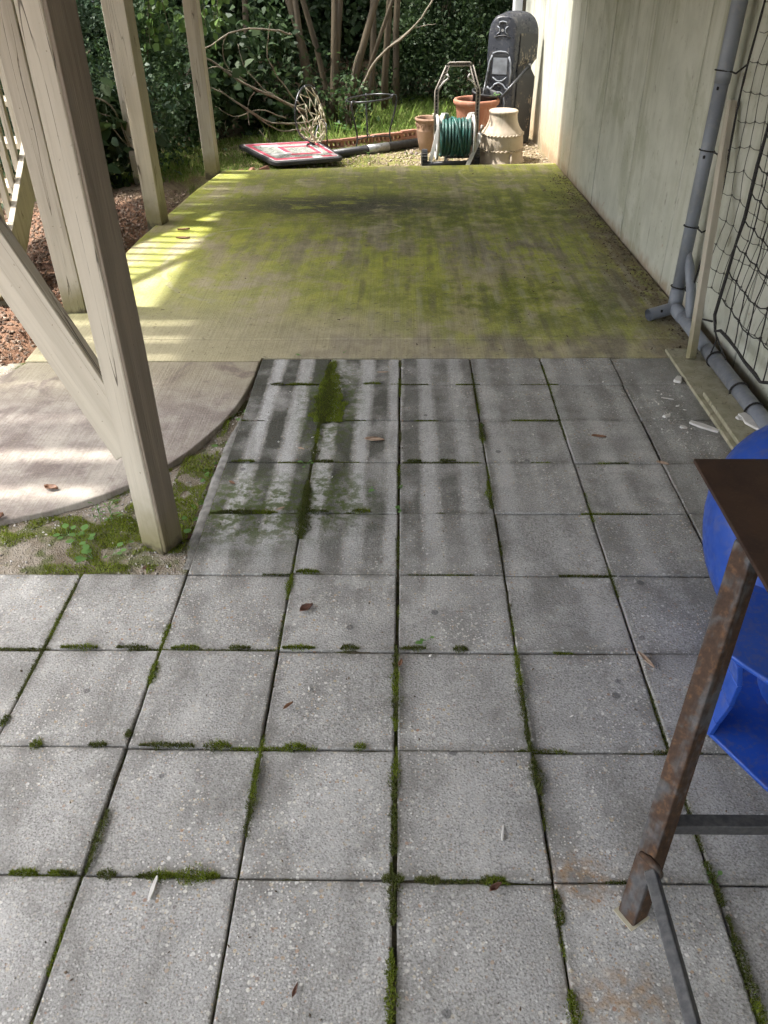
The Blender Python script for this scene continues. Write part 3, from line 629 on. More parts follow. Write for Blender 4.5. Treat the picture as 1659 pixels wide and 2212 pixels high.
# ------------------------------------------------------------------ deck on posts
def build_deck():
    t = thing('wooden_deck', 'raised timber deck standing on tall beige wooden posts left of the slab', 'deck', (-1.8, 5, 0))
    Z = 2.55
    mb = MB(); x = -2.05
    while x < 1.44:
        mb.box((x + 0.067, 3.55, Z + 0.0125), (0.134 + random.uniform(-0.002, 0.002), 9.2, 0.025)); x += 0.145
    x = -2.92  # boards added out of view to keep sun off the left slab
    while x < -2.06:
        for ya, yb in (((-1.05, 2.35), (4.42, 8.15)) if x < -2.65 else ((-1.05, 8.15),)): mb.box((x + 0.067, (ya + yb) / 2, Z + 0.0125), (0.134, yb - ya, 0.025))
        x += 0.145
    for ya, yb in ((2.36, 2.555), (2.61, 2.83), (2.885, 3.16), (3.175, 3.50), (3.515, 3.79), (3.82, 4.02), (4.05, 4.24), (4.27, 4.41)):   # unseen boards added crosswise, gapped to stripe the walkway with sun
        mb.box((-3.04, (ya + yb) / 2, Z + 0.0125), (0.84, yb - ya, 0.03))
    mb.build('decking', M['oldwood'], t)
    mb = MB(); y = -0.5
    while y < 7.9:
        mb.box((-0.30, y, Z - 0.092), (3.48, 0.038, 0.18)); y += 0.41
    mb.build('joist_frame', M['oldwood'], t)
    a = math.radians(-27)
    o = beam('post', (-0.842, 2.172, -0.05), (-0.842, 2.172, Z - 0.19), 0.094, 0.094, M['wood'], t, twist=a)
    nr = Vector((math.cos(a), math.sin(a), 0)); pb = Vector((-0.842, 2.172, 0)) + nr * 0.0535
    beam('post_shade_board', (pb.x, pb.y, 0.004), (pb.x, pb.y, Z - 0.2), 0.014, 0.088, M['shadewood'], t, twist=a, bevel=0.003)  # thin board added to carry the shade of the post's right face
    o['label'] = 'beige post in front, set at an angle in the mossy bed, joined by a diagonal brace'
    o = beam('post', (-1.872, 4.36, -0.05), (-1.872, 4.36, Z - 0.30), 0.125, 0.125, M['wood'], t); o['label'] = 'post behind the front post, beside the stair rail'
    o = beam('post', (-1.865, 6.13, -0.05), (-1.865, 6.13, Z - 0.30), 0.122, 0.122, M['wood'], t, twist=math.radians(-12)); o['label'] = 'middle post with a long crack down its front face'
    o = beam('post', (-1.778, 7.795, -0.05), (-1.778, 7.795, Z - 0.30), 0.118, 0.118, M['wood'], t, twist=math.radians(-3)); o['label'] = 'farthest post at the back corner of the slab'
    beam('beam', (-1.872, 3.6, Z - 0.245), (-1.775, 8.0, Z - 0.245), 0.10, 0.115, M['wood'], t)
    beam('landing_beam', (-1.0, 2.23, Z - 0.135), (-0.6, 2.05, Z - 0.135), 0.06, 0.10, M['wood'], t)
    # diagonal brace from the foot of the front post up to the left
    dirv = Vector((-0.886, 0.464, 0))
    p0 = Vector((-0.89, 2.17, 0.36)); p1 = p0 + dirv * 1.0 + Vector((0, 0, 1.48))
    side = (p1 - p0).normalized()
    L = (p1 - p0).length; nrm = Vector((0.464, 0.886, 0)); up = side.cross(nrm).normalized()
    if up.z < 0: up = -up
    rot = Matrix((up, nrm, side)).transposed().to_4x4()
    if rot.determinant() < 0: rot = Matrix((up, -nrm, side)).transposed().to_4x4()
    mb = MB(); w = 0.185
    for zz in np.linspace(0, L, 14): pass
    vs = []
    for zz in (0, L):
        for sx, sy in ((-1, -1), (1, -1), (1, 1), (-1, 1)): vs.append((sx * w / 2, sy * 0.019, zz))
    mb.add(vs, [(3, 2, 1, 0), (4, 5, 6, 7), (0, 1, 5, 4), (1, 2, 6, 5), (2, 3, 7, 6), (3, 0, 4, 7)])
    o = mb.build('brace', M['wood'], t, bevel=0.004, wm=Matrix.Translation(p0 + nrm * 0.03) @ rot)
build_deck()

def build_stairs():
    t = thing('wooden_staircase', 'beige wooden stair rail with upright balusters left of the posts', 'stairs', (-2.5, 5, -0.1))
    # the stair comes down towards the camera; lower edge of its side board measured at x = -2.4
    X = -2.40; sl_ = 0.78
    def zb(y): return 0.30 + sl_ * (y - 4.98)
    y0, y1 = 4.55, 7.55
    d = Vector((0, 1, sl_)).normalized(); nrm = Vector((0, -sl_, 1)).normalized()
    def sloped(name, off, w, th, x, ya=y0, yb=y1):
        a = Vector((x, ya, zb(ya))) + nrm * off; b = Vector((x, yb, zb(yb))) + nrm * off
        mb = MB(); vs = []
        for p in (a, b):
            for sx, sn in ((-1, -1), (1, -1), (1, 1), (-1, 1)): vs.append(p + Vector((sx * th / 2, 0, 0)) + nrm * sn * w / 2)
        mb.add(vs, [(3, 2, 1, 0), (4, 5, 6, 7), (0, 1, 5, 4), (1, 2, 6, 5), (2, 3, 7, 6), (3, 0, 4, 7)])
        return mb.build(name, M['wood'], t, bevel=0.004)
    sloped('stringer', -0.02, 0.20, 0.038, X)
    sloped('stringer', -0.02, 0.20, 0.038, X - 0.95)
    sloped('handrail', 0.80, 0.09, 0.04, X)
    sloped('handrail', 0.80, 0.09, 0.04, X - 0.95)
    y = y0 + 0.06
    while y < y1 - 0.02:
        z0 = zb(y)
        beam('baluster', (X - 0.040, y, z0 + 0.02), (X - 0.040, y, z0 + 1.03), 0.036, 0.036, M['wood'], t, bevel=0.003, rough=0.0005)
        y += 0.135
    n = 11
    for i in range(n):
        yy = y0 + 0.1 + (y1 - y0 - 0.1) * i / n
        MB().box((X - 0.475, yy + 0.10, zb(yy) + 0.02), (0.90, 0.24, 0.036)).build('tread', M['wood'], t, bevel=0.004)
    beam('rail_post', (X + 0.002, y0 + 0.02, -0.22), (X + 0.002, y0 + 0.02, zb(y0) + 1.0), 0.085, 0.085, M['wood'], t)
    beam('rail_post', (X - 0.955, y0 + 0.02, -0.25), (X - 0.955, y0 + 0.02, zb(y0) + 1.0), 0.085, 0.085, M['wood'], t)
    beam('rail_post', (X + 0.002, y1, -0.22), (X + 0.002, y1, zb(y1) + 1.0), 0.085, 0.085, M['wood'], t)
build_stairs()

# ================================================================== PLANTS
def rand_frames(n, tilt=1.0):
    """random leaf frames: a = length axis, b = width axis, c = normal, normals mostly upward"""
    c = RNG.normal(size=(n, 3)); c[:, 2] = np.abs(c[:, 2]) * tilt + 0.25
    c /= np.linalg.norm(c, axis=1, keepdims=True)
    a = RNG.normal(size=(n, 3)); a -= c * (a * c).sum(1, keepdims=True); a /= np.linalg.norm(a, axis=1, keepdims=True)
    a[:, 2] -= 0.25; a /= np.linalg.norm(a, axis=1, keepdims=True)
    b = np.cross(c, a); b /= np.linalg.norm(b, axis=1, keepdims=True); c = np.cross(a, b)
    return a, b, c
def leaves(cent, size, wr=0.5, tilt=1.0, fold=0.18):
    n = len(cent); a, b, c = rand_frames(n, tilt); L = (size * RNG.uniform(0.6, 1.25, n))[:, None]
    p0 = cent; p2 = cent + a * L
    q1 = cent + a * L * 0.42 + b * L * wr * 0.5 + c * L * fold; q3 = cent + a * L * 0.42 - b * L * wr * 0.5 + c * L * fold
    q1b = cent + a * L * 0.78 + b * L * wr * 0.30 + c * L * fold * 0.6; q3b = cent + a * L * 0.78 - b * L * wr * 0.30 + c * L * fold * 0.6
    return np.stack([p0, q1, q1b, p2, q3b, q3], 1)
def clumps(n, centers, spread):
    k = RNG.integers(0, len(centers), n)
    return centers[k] + RNG.normal(size=(n, 3)) * spread

def open_gap(c):
    """the trees leave a gap: drop leaves that would keep the sun off the yard"""
    g = c - sdir_np[None] / sdir_np[2] * c[:, 2:3]
    x, y = g[:, 0], g[:, 1]; wood = np.where(x < -1.2, 9.9 + (x + 1.2) * 1.35, 10.4 + (x + 1.2) * 0.75)
    inside = (x > -2.3) & (x < 2.2) & (y > 6.8) & (y < wood + 0.55)
    pn = np.array([mnoise.noise(Vector((a * 1.1, b * 1.1, 4))) for a, b in zip(x, y)])
    return c[~inside | (pn > 0.44)]
sdir_np = np.array(sdir)
def trunk_path(p, lean, h, wob=0.05, n=9):
    sd = random.random() * 90; out = []
    for i in range(n):
        u = i / (n - 1); out.append((p[0] + lean[0] * u * h + wob * mnoise.noise(Vector((u * 3, sd, 0))), p[1] + lean[1] * u * h + wob * mnoise.noise(Vector((u * 3, sd, 7))), p[2] + u * h))
    return out

def tree(name, label, stems, r, h, crown_c, crown_r, nleaf, lsize, mat, group='trees at the edge of the wood'):
    bx, by = stems[0][0], stems[0][1]; z0 = gz(bx, by) - 0.05
    t = thing(name, label, 'tree', (bx, by, z0), group)
    mb = MB(); tops = []
    for (x, y, lx, ly, rr) in stems:
        pts = trunk_path((x, y, gz(x, y) - 0.05), (lx, ly), h, 0.12, 12); m = len(pts)
        mb.tube(pts, [rr * r * (1.15 if i == 0 else 1 - 0.6 * i / m) for i in range(m)], 10); tops.append(pts)
        for b in range(4):
            i = random.randint(m // 2, m - 2); a = random.uniform(0, 2 * PI); L = random.uniform(0.8, 1.6)
            q = Vector(pts[i]); bp = [q + Vector((math.cos(a) * L * u, math.sin(a) * L * u, L * 0.7 * u + 0.1 * math.sin(u * 5))) for u in np.linspace(0, 1, 6)]
            mb.tube(bp, [rr * r * 0.35 * (1 - 0.8 * k / 5) for k in range(6)], 6)
    mb.build('trunk', M['bark'], t, smooth=True)
    cc = np.array(crown_c); cl = cc + RNG.normal(size=(46, 3)) * np.array(crown_r) * 0.62
    cl[:, 2] = np.maximum(cl[:, 2], 1.75)
    c = clumps(nleaf, cl, 0.30); c[:, 2] = np.maximum(c[:, 2], 1.6); c = open_gap(c)
    np_mesh('crown', leaves(c, lsize, 0.55), mat, t, 6)
    return t

def shrub(name, label, x, y, rx, ry, h, nleaf, lsize, mat, stems=5, wr=0.5, cat='shrub', group='shrubs along the edge of the wood', zmin=0.02, nclump=26, spread=0.13):
    z0 = gz(x, y); t = thing(name, label, cat, (x, y, z0), group)
    mb = MB()
    cl = []
    for i in range(nclump):
        a = random.uniform(0, 2 * PI); u = math.sqrt(random.random()); zz = random.uniform(0.1, 1.0)
        wv = math.sin(min(1, zz * 1.1 + 0.12) * PI) ** 0.5 * 0.75 + 0.25
        cl.append((x + math.cos(a) * rx * u * wv, y + math.sin(a) * ry * u * wv, z0 + zz * h))
    cl = np.array(cl)
    for i in range(stems):
        c = cl[random.randrange(nclump)]; b = Vector((x + random.uniform(-0.12, 0.12), y + random.uniform(-0.1, 0.1), z0 - 0.03)); e = Vector(c)
        pts = [b.lerp(e, u) + Vector((0.05 * mnoise.noise(Vector((u * 3, i, 0))), 0, 0.12 * math.sin(u * PI))) for u in np.linspace(0, 1, 7)]
        mb.tube(pts, [0.013 * (1 - 0.75 * k / 6) for k in range(7)], 6)
    mb.build('stem', M['bark'], t, smooth=True)
    c = clumps(nleaf, cl, spread); c[:, 2] = np.maximum(c[:, 2], z0 + zmin)
    np_mesh('foliage', leaves(c, lsize, wr), mat, t, 6)
    return t

def build_woods():
    T = tree
    T('crape_myrtle', 'leaning double-stemmed brown tree rising behind the basketball rim', [(-1.02, 10.35, -0.10, 0.10, 1.0), (-0.98, 10.38, -0.27, 0.08, 1.0), (-0.93, 10.45, -0.17, 0.16, 0.8)], 0.046, 4.6, (-1.6, 11.4, 4.0), (1.3, 1.3, 0.9), 5200, 0.15, M['leaf_dark'])
    T('crape_myrtle', 'smooth upright brown tree with two stems left of the wire stand', [(-0.90, 10.25, 0.085, 0.05, 1.0), (-0.86, 10.22, 0.13, 0.05, 0.85)], 0.048, 4.8, (-0.5, 11.2, 4.1), (1.3, 1.2, 0.9), 5200, 0.15, M['leaf_dark'])
    T('crape_myrtle', 'brown tree leaning right behind the wire stand', [(-0.76, 10.2, 0.34, 0.10, 1.0), (-0.70, 10.25, 0.42, 0.14, 0.55)], 0.046, 4.4, (0.8, 11.2, 4.0), (1.2, 1.2, 0.9), 5200, 0.15, M['leaf_mid'])
    T('wood_tree', 'straight dark trunk directly behind the wire stand', [(-0.43, 10.9, 0.06, 0.05, 1.0)], 0.042, 5.0, (-0.2, 11.9, 4.3), (1.2, 1.2, 0.9), 4200, 0.16, M['leaf_dark'])
    T('wood_tree', 'straight trunk at the right edge of the wire stand', [(-0.24, 11.1, 0.05, 0.03, 1.0)], 0.046, 5.0, (0.3, 12.2, 4.4), (1.2, 1.2, 0.9), 4200, 0.16, M['leaf_dark'])
    T('wood_tree', 'paler trunk standing between the wire stand and the hose reel', [(-0.10, 11.4, 0.035, 0.05, 1.0)], 0.046, 5.0, (0.7, 12.6, 4.4), (1.2, 1.2, 0.9), 4200, 0.16, M['leaf_dark'])
    T('wood_tree', 'shaded trunk between the middle post and the farthest post', [(-2.75, 8.9, -0.03, 0.05, 1.0)], 0.046, 5.0, (-3.1, 9.6, 4.4), (1.4, 1.2, 0.9), 5200, 0.16, M['leaf_mid'])
    T('wood_tree', 'thin dark trunk behind the black basketball base', [(0.55, 12.4, 0.02, 0.05, 1.0)], 0.045, 5.0, (1.1, 12.8, 4.2), (1.4, 1.2, 0.9), 5200, 0.16, M['leaf_dark'])
    T('wood_tree', 'thin trunk deep in the shade left of the crape myrtles', [(-1.9, 10.8, 0.02, 0.06, 1.0)], 0.040, 5.0, (-2.6, 11.2, 4.2), (1.5, 1.3, 0.9), 5600, 0.16, M['leaf_dark'])
    S = shrub
    S('leafy_shrub', 'dense small-leaved shrub between the front and middle posts', -3.05, 7.9, 0.75, 0.6, 1.75, 8200, 0.042, M['leaf_blue'])
    S('leafy_shrub', 'broad-leaved shrub low between the second and middle posts', -2.85, 7.55, 0.60, 0.35, 0.75, 900, 0.13, M['leaf_dark'], wr=0.8)
    S('leafy_shrub', 'dark shrub just left of the farthest post', -2.45, 8.55, 0.55, 0.5, 1.35, 5200, 0.055, M['leaf_mid'])
    S('leafy_shrub', 'bluish twiggy shrub low beside the middle post', -2.50, 8.05, 0.35, 0.3, 0.75, 700, 0.065, M['leaf_blue'])
    S('leafy_shrub', 'broad-leaved dark shrub behind the lying backboard', -2.05, 9.6, 0.75, 0.55, 1.15, 1900, 0.11, M['leaf_dark'], wr=0.75)
    S('leafy_shrub', 'deeply shaded shrub behind the rim', -1.55, 10.35, 0.6, 0.5, 1.0, 1700, 0.09, M['leaf_dark'])
    S('leafy_shrub', 'dark fine-leaved shrub behind the hose reel handle', 0.45, 11.9, 0.75, 0.6, 1.5, 5200, 0.06, M['leaf_dark'])
    S('leafy_shrub', 'dark shrub beside the black basketball base', 0.95, 11.4, 0.6, 0.5, 1.5, 4600, 0.06, M['leaf_dark'])
    S('leafy_shrub', 'small green shrub at the feet of the trunks', -0.62, 10.1, 0.28, 0.22, 0.5, 420, 0.06, M['leaf_mid'])
    S('leafy_shrub', 'tall shrub at the far left behind the stair rail', -3.9, 7.6, 0.8, 0.7, 1.9, 4200, 0.07, M['leaf_mid'])
    S('leafy_shrub', 'shaded shrub at the feet of the straight trunks', -0.15, 11.9, 0.55, 0.4, 0.9, 2400, 0.065, M['leaf_dark'])
    # vine with bright heart-shaped leaves hanging between the posts
    t = thing('hanging_vine', 'vine of bright heart-shaped leaves hanging beside the farthest post', 'vine', (-2.2, 8.3, 0.9), None)
    mb = MB(); cs = []
    for i, (x, z) in enumerate(((-2.28, 1.12), (-2.22, 1.20), (-2.12, 1.22), (-1.98, 1.25), (-1.86, 1.26), (-1.74, 1.28), (-1.66, 1.24))):
        pts = [(x + 0.05 * math.sin(u * 4 + i), 8.35 + 0.06 * math.cos(u * 3 + i), 2.6 - (2.6 - z + 0.14) * u) for u in np.linspace(0, 1, 14)]
        mb.tube(pts, 0.003, 5); cs += [p for p in pts[7:]]
    mb.build('stem', M['twig'], t)
    cs = np.array(cs); cs = np.concatenate([cs + RNG.normal(size=cs.shape) * 0.03 for _ in range(4)])
    np_mesh('foliage', leaves(cs, 0.075, 0.95, 0.25, 0.1), M['leaf_bright'], t, 6)
    # bare arching branches of the thicket
    t = thing('dead_branch', 'tangle of bare pale branches arching out of the thicket left of the trunks', 'branch', (-1.3, 9.9, 0.0))
    shift = -0.55
    def arc(pts, r, name='branch', shift=-0.55):
        P = [Vector(p) + Vector((0, shift, 0)) for p in pts]; out = []
        for i in range(len(P) - 1):
            p0 = P[max(0, i - 1)]; p1 = P[i]; p2 = P[i + 1]; p3 = P[min(len(P) - 1, i + 2)]
            for k in range(5):
                u = k / 5; out.append(0.5 * ((2 * p1) + (p2 - p0) * u + (2 * p0 - 5 * p1 + 4 * p2 - p3) * u * u + (3 * p1 - p0 - 3 * p2 + p3) * u ** 3))
        out.append(P[-1]); m = len(out); out = [q + Vector((mnoise.noise(q * 9), mnoise.noise(q * 9 + Vector((5, 0, 0))), mnoise.noise(q * 9 + Vector((0, 7, 0))))) * 0.018 for q in out]
        MB().tube(out, [0.85 * r * (1 - 0.6 * k / m) for k in range(m)], 6).build(name, M['twig'], t, smooth=True)
    arc([(-1.05, 10.0, 0.25), (-1.35, 9.8, 0.42), (-1.7, 9.6, 0.62), (-1.95, 9.5, 0.82), (-2.12, 9.3, 0.95)], 0.022)
    arc([(-1.05, 10.0, 0.15), (-1.4, 9.7, 0.20), (-1.7, 9.5, 0.42), (-2.0, 9.4, 0.60), (-2.2, 9.2, 0.62)], 0.014)
    arc([(-1.0, 9.95, 0.10), (-1.3, 9.75, 0.11), (-1.55, 9.6, 0.28), (-1.85, 9.4, 0.55)], 0.012)
    arc([(-1.15, 9.9, 0.98), (-1.35, 9.7, 1.04), (-1.65, 9.5, 1.04), (-1.9, 9.3, 0.92), (-2.05, 9.2, 0.78), (-2.1, 9.1, 0.70)], 0.013)
    arc([(-1.3, 9.9, 0.38), (-1.45, 9.7, 0.52), (-1.6, 9.6, 0.72), (-1.65, 9.6, 0.92)], 0.009)
    arc([(-1.55, 9.65, 0.5), (-1.62, 9.6, 0.36), (-1.6, 9.55, 0.2)], 0.008)
    arc([(-1.75, 9.6, 0.66), (-1.8, 9.5, 0.86), (-1.72, 9.4, 1.02)], 0.008)
    arc([(-1.3, 9.6, -0.03), (-1.42, 9.5, 0.06), (-1.5, 9.5, 0.16)], 0.010)
    arc([(-1.1, 9.95, 0.32), (-1.3, 9.8, 0.60), (-1.38, 9.7, 0.85), (-1.30, 9.6, 1.1)], 0.010)
    arc([(-1.25, 9.8, 0.22), (-1.5, 9.6, 0.34), (-1.75, 9.5, 0.30), (-1.95, 9.4, 0.44)], 0.009)
    arc([(-1.6, 9.6, 0.60), (-1.78, 9.5, 0.72), (-1.98, 9.4, 0.74), (-2.15, 9.3, 0.70)], 0.009)
    t = thing('dead_branch', 'long pale branch slanting up to the right between trunks and hose reel', 'branch', (-0.55, 10.3, 0.0))
    arc([(-0.74, 10.3, -0.03), (-0.52, 10.2, 0.35), (-0.30, 10.1, 0.68), (0.02, 10.0, 0.92), (0.28, 10.0, 1.2), (0.5, 10.0, 1.5)], 0.022, shift=0.0)
    arc([(-0.18, 10.05, 0.78), (0.10, 10.0, 0.98), (0.34, 9.95, 1.02)], 0.010, shift=0.0)
    arc([(-0.62, 10.25, 0.2), (-0.6, 10.2, 0.5), (-0.52, 10.2, 0.75)], 0.014, shift=0.0)
    t = thing('dead_branch', 'bent pale twig reaching past the middle post', 'branch', (-2.75, 7.4, 0.0))
    arc([(-2.4, 7.6, -0.05), (-2.42, 7.5, 0.3), (-2.48, 7.4, 0.62), (-2.62, 7.3, 0.70), (-2.76, 7.2, 0.66), (-2.86, 7.1, 0.55)], 0.012, shift=0.0)
    arc([(-2.46, 7.45, 0.5), (-2.62, 7.35, 0.58), (-2.74, 7.3, 0.45)], 0.007, shift=0.0)
    arc([(-2.42, 7.5, 0.28), (-2.47, 7.4, 0.40), (-2.52, 7.35, 0.52)], 0.008, shift=0.0)
    t = thing('dead_branch', 'slender pale stem rising beside the dark side of the front post', 'branch', (-3.0, 7.3, -0.05))
    arc([(-3.0, 7.3, -0.1), (-2.98, 7.28, 0.4), (-3.02, 7.25, 0.9), (-2.97, 7.2, 1.5)], 0.014, shift=0.0)
    arc([(-3.0, 7.26, 0.85), (-2.8, 7.2, 0.92), (-2.62, 7.2, 0.98), (-2.5, 7.2, 1.05)], 0.009, shift=0.0)
    # the wood behind, one mass of leaves
    n = 52000; c = np.stack([RNG.uniform(-9, 5.5, n), RNG.uniform(0, 1, n) ** 0.8 * 5.5, RNG.uniform(-0.5, 3.4, n)], 1)
    c[:, 1] += np.where(c[:, 0] > -0.5, 12.4, 12.4 + (c[:, 0] + 0.5) * 0.55); c[:, 1] = np.maximum(c[:, 1], 8.6)
    g = np.array([mnoise.noise(Vector(p * 0.9)) for p in c]); c = c[g > -0.12]
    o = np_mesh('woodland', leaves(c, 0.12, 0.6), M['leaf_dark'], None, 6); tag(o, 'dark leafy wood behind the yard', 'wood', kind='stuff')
    n = 46000; c = np.stack([RNG.uniform(-16, 9, n), RNG.uniform(17, 25, n), RNG.uniform(-1.0, 5.0, n)], 1)
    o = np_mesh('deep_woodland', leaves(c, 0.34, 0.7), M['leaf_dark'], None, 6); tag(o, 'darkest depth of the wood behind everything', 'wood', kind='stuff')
    # high canopy that shades the wood
    n = 44000; c = np.stack([RNG.uniform(-13, 6, n), RNG.uniform(9.2, 22, n), RNG.uniform(3.2, 6.2, n)], 1)
    c[:, 1] += np.maximum(0, (c[:, 0] + 1.0)) * 0.35
    g = np.array([mnoise.noise(Vector(p * 0.55)) for p in c]); c = open_gap(c[g > -0.16])
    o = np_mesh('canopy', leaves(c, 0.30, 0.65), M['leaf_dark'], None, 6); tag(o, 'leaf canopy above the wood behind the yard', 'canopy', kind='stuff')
build_woods()

def blades(P, hgt, w, lean=0.35):
    n = len(P); a = RNG.uniform(0, 2 * PI, n); d = np.stack([np.cos(a), np.sin(a), np.zeros(n)], 1); s = np.stack([-np.sin(a), np.cos(a), np.zeros(n)], 1)
    h = (hgt * RNG.uniform(0.45, 1.2, n))[:, None]; ww = (w * RNG.uniform(0.7, 1.3, n))[:, None]; ln = (lean * RNG.uniform(0.1, 1.4, n))[:, None]
    up = np.array([[0, 0, 1.0]])
    m = P + up * h * 0.6 + d * h * ln * 0.4; tip = P + up * h * 0.95 + d * h * ln
    return np.stack([P - s * ww, P + s * ww, m + s * ww * 0.7, tip, m - s * ww * 0.7], 1)

def build_grass():
    # lawn between the bricks and the wood, thin over the yard
    n = 85000; x = RNG.uniform(-4.2, 1.5, n); y = RNG.uniform(7.0, 12.2, n)
    edge = 9.0 + 0.60 * (x + 0.9)                          # line of the bricks
    wood = np.where(x < -1.2, 9.9 + (x + 1.2) * 1.35, 10.4 + (x + 1.2) * 0.75)
    d1 = y - edge
    dens = np.where((d1 > 0.06) & (y < wood + 0.7), 1.0, 0.0)
    left = (x < -1.15) & (y < wood + 0.3) & (y > 7.25 + 0.35 * (x + 3.2)); dens = np.where(left, 0.8, dens)
    near = (d1 <= 0.06) & (x > -1.2) & (y > 8.1); dens = np.where(near, 0.07, dens)
    near2 = (d1 <= 0.06) & (d1 > -0.55) & (x > -1.0) & (x < 0.1); dens = np.where(near2, 0.42, dens)
    dens = np.where((x > 0.1) & (d1 <= 0.1), 0.012, dens)
    k = RNG.uniform(0, 1, n) < dens; x, y = x[k], y[k]; d1 = d1[k]
    P = np.stack([x, y, np.array([gz(a, b) for a, b in zip(x, y)]) - 0.005], 1)
    pn = np.array([mnoise.noise(Vector((a * 1.4, b * 1.4, 3))) for a, b in zip(x, y)])
    h = np.where(d1 > 0.06, 0.070, 0.038) * (1 + 0.7 * pn); h = np.where(x < -1.2, 0.055 * (1 + 0.9 * pn), h)
    o = np_mesh('grass', blades(P, h, 0.0035, 0.5), M['grass'], None, 5); tag(o, 'bright grass growing along the edge of the wood', 'grass', kind='stuff')
    n = 420; x = RNG.uniform(-1.6, 1.2, n); y = 9.4 + 0.6 * (x + 0.9) + RNG.uniform(0, 1.2, n)
    P = np.stack([x, y, np.full(n, -0.04)], 1)
    o = np_mesh('tall_grass', blades(P, np.full(n, 0.19), 0.003, 0.45), M['grass'], None, 5); tag(o, 'taller grass tufts behind the row of bricks', 'grass', kind='stuff')
build_grass()

def flakes(P, size, thick=0.25, zscale=0.5):
    a, b, c = rand_frames(len(P), 2.5); L = (size * RNG.uniform(0.35, 1.3, len(P)))[:, None]; w = L * RNG.uniform(0.25, 0.7, len(P))[:, None]
    h = c * L * thick
    t0, t1, t2, t3 = P - a * L / 2 + h, P + b * w / 2 + h * 1.2, P + a * L / 2 + h, P - b * w / 2 + h * 0.8
    b0, b1, b2, b3 = P - a * L / 2, P + b * w / 2, P + a * L / 2, P - b * w / 2
    q = [np.stack(k, 1) for k in ((t0, t1, t2, t3), (b0, b1, t1, t0), (b1, b2, t2, t1), (b2, b3, t3, t2), (b3, b0, t0, t3))]
    return np.stack(q, 1).reshape(-1, 4, 3)

def np_flakes(name, P, size, mat, thick=0.25):
    """each flake is one connected piece of eight corners"""
    a, b, c = rand_frames(len(P), 2.5); N = len(P); L = (size * RNG.uniform(0.35, 1.3, N))[:, None]; w = L * RNG.uniform(0.25, 0.7, N)[:, None]; h = c * L * thick
    V = np.stack([P - a * L / 2, P + b * w / 2, P + a * L / 2, P - b * w / 2, P - a * L / 2 + h, P + b * w / 2 + h * 1.2, P + a * L / 2 + h, P - b * w / 2 + h * 0.8], 1).reshape(-1, 3)
    F = np.array([[4, 5, 6, 7], [0, 1, 5, 4], [1, 2, 6, 5], [2, 3, 7, 6], [3, 0, 4, 7]]); I = (np.arange(N)[:, None, None] * 8 + F[None]).reshape(-1)
    me = bpy.data.meshes.new(name); me.vertices.add(len(V)); me.vertices.foreach_set('co', V.reshape(-1).astype(np.float32))
    me.loops.add(len(I)); me.loops.foreach_set('vertex_index', I.astype(np.int32)); np_ = len(I) // 4
    me.polygons.add(np_); me.polygons.foreach_set('loop_start', np.arange(0, np_ * 4, 4, dtype=np.int32)); me.polygons.foreach_set('loop_total', np.full(np_, 4, dtype=np.int32))
    me.update(calc_edges=True); me.validate(); me.materials.append(mat)
    o = bpy.data.objects.new(name, me); link(o); return o

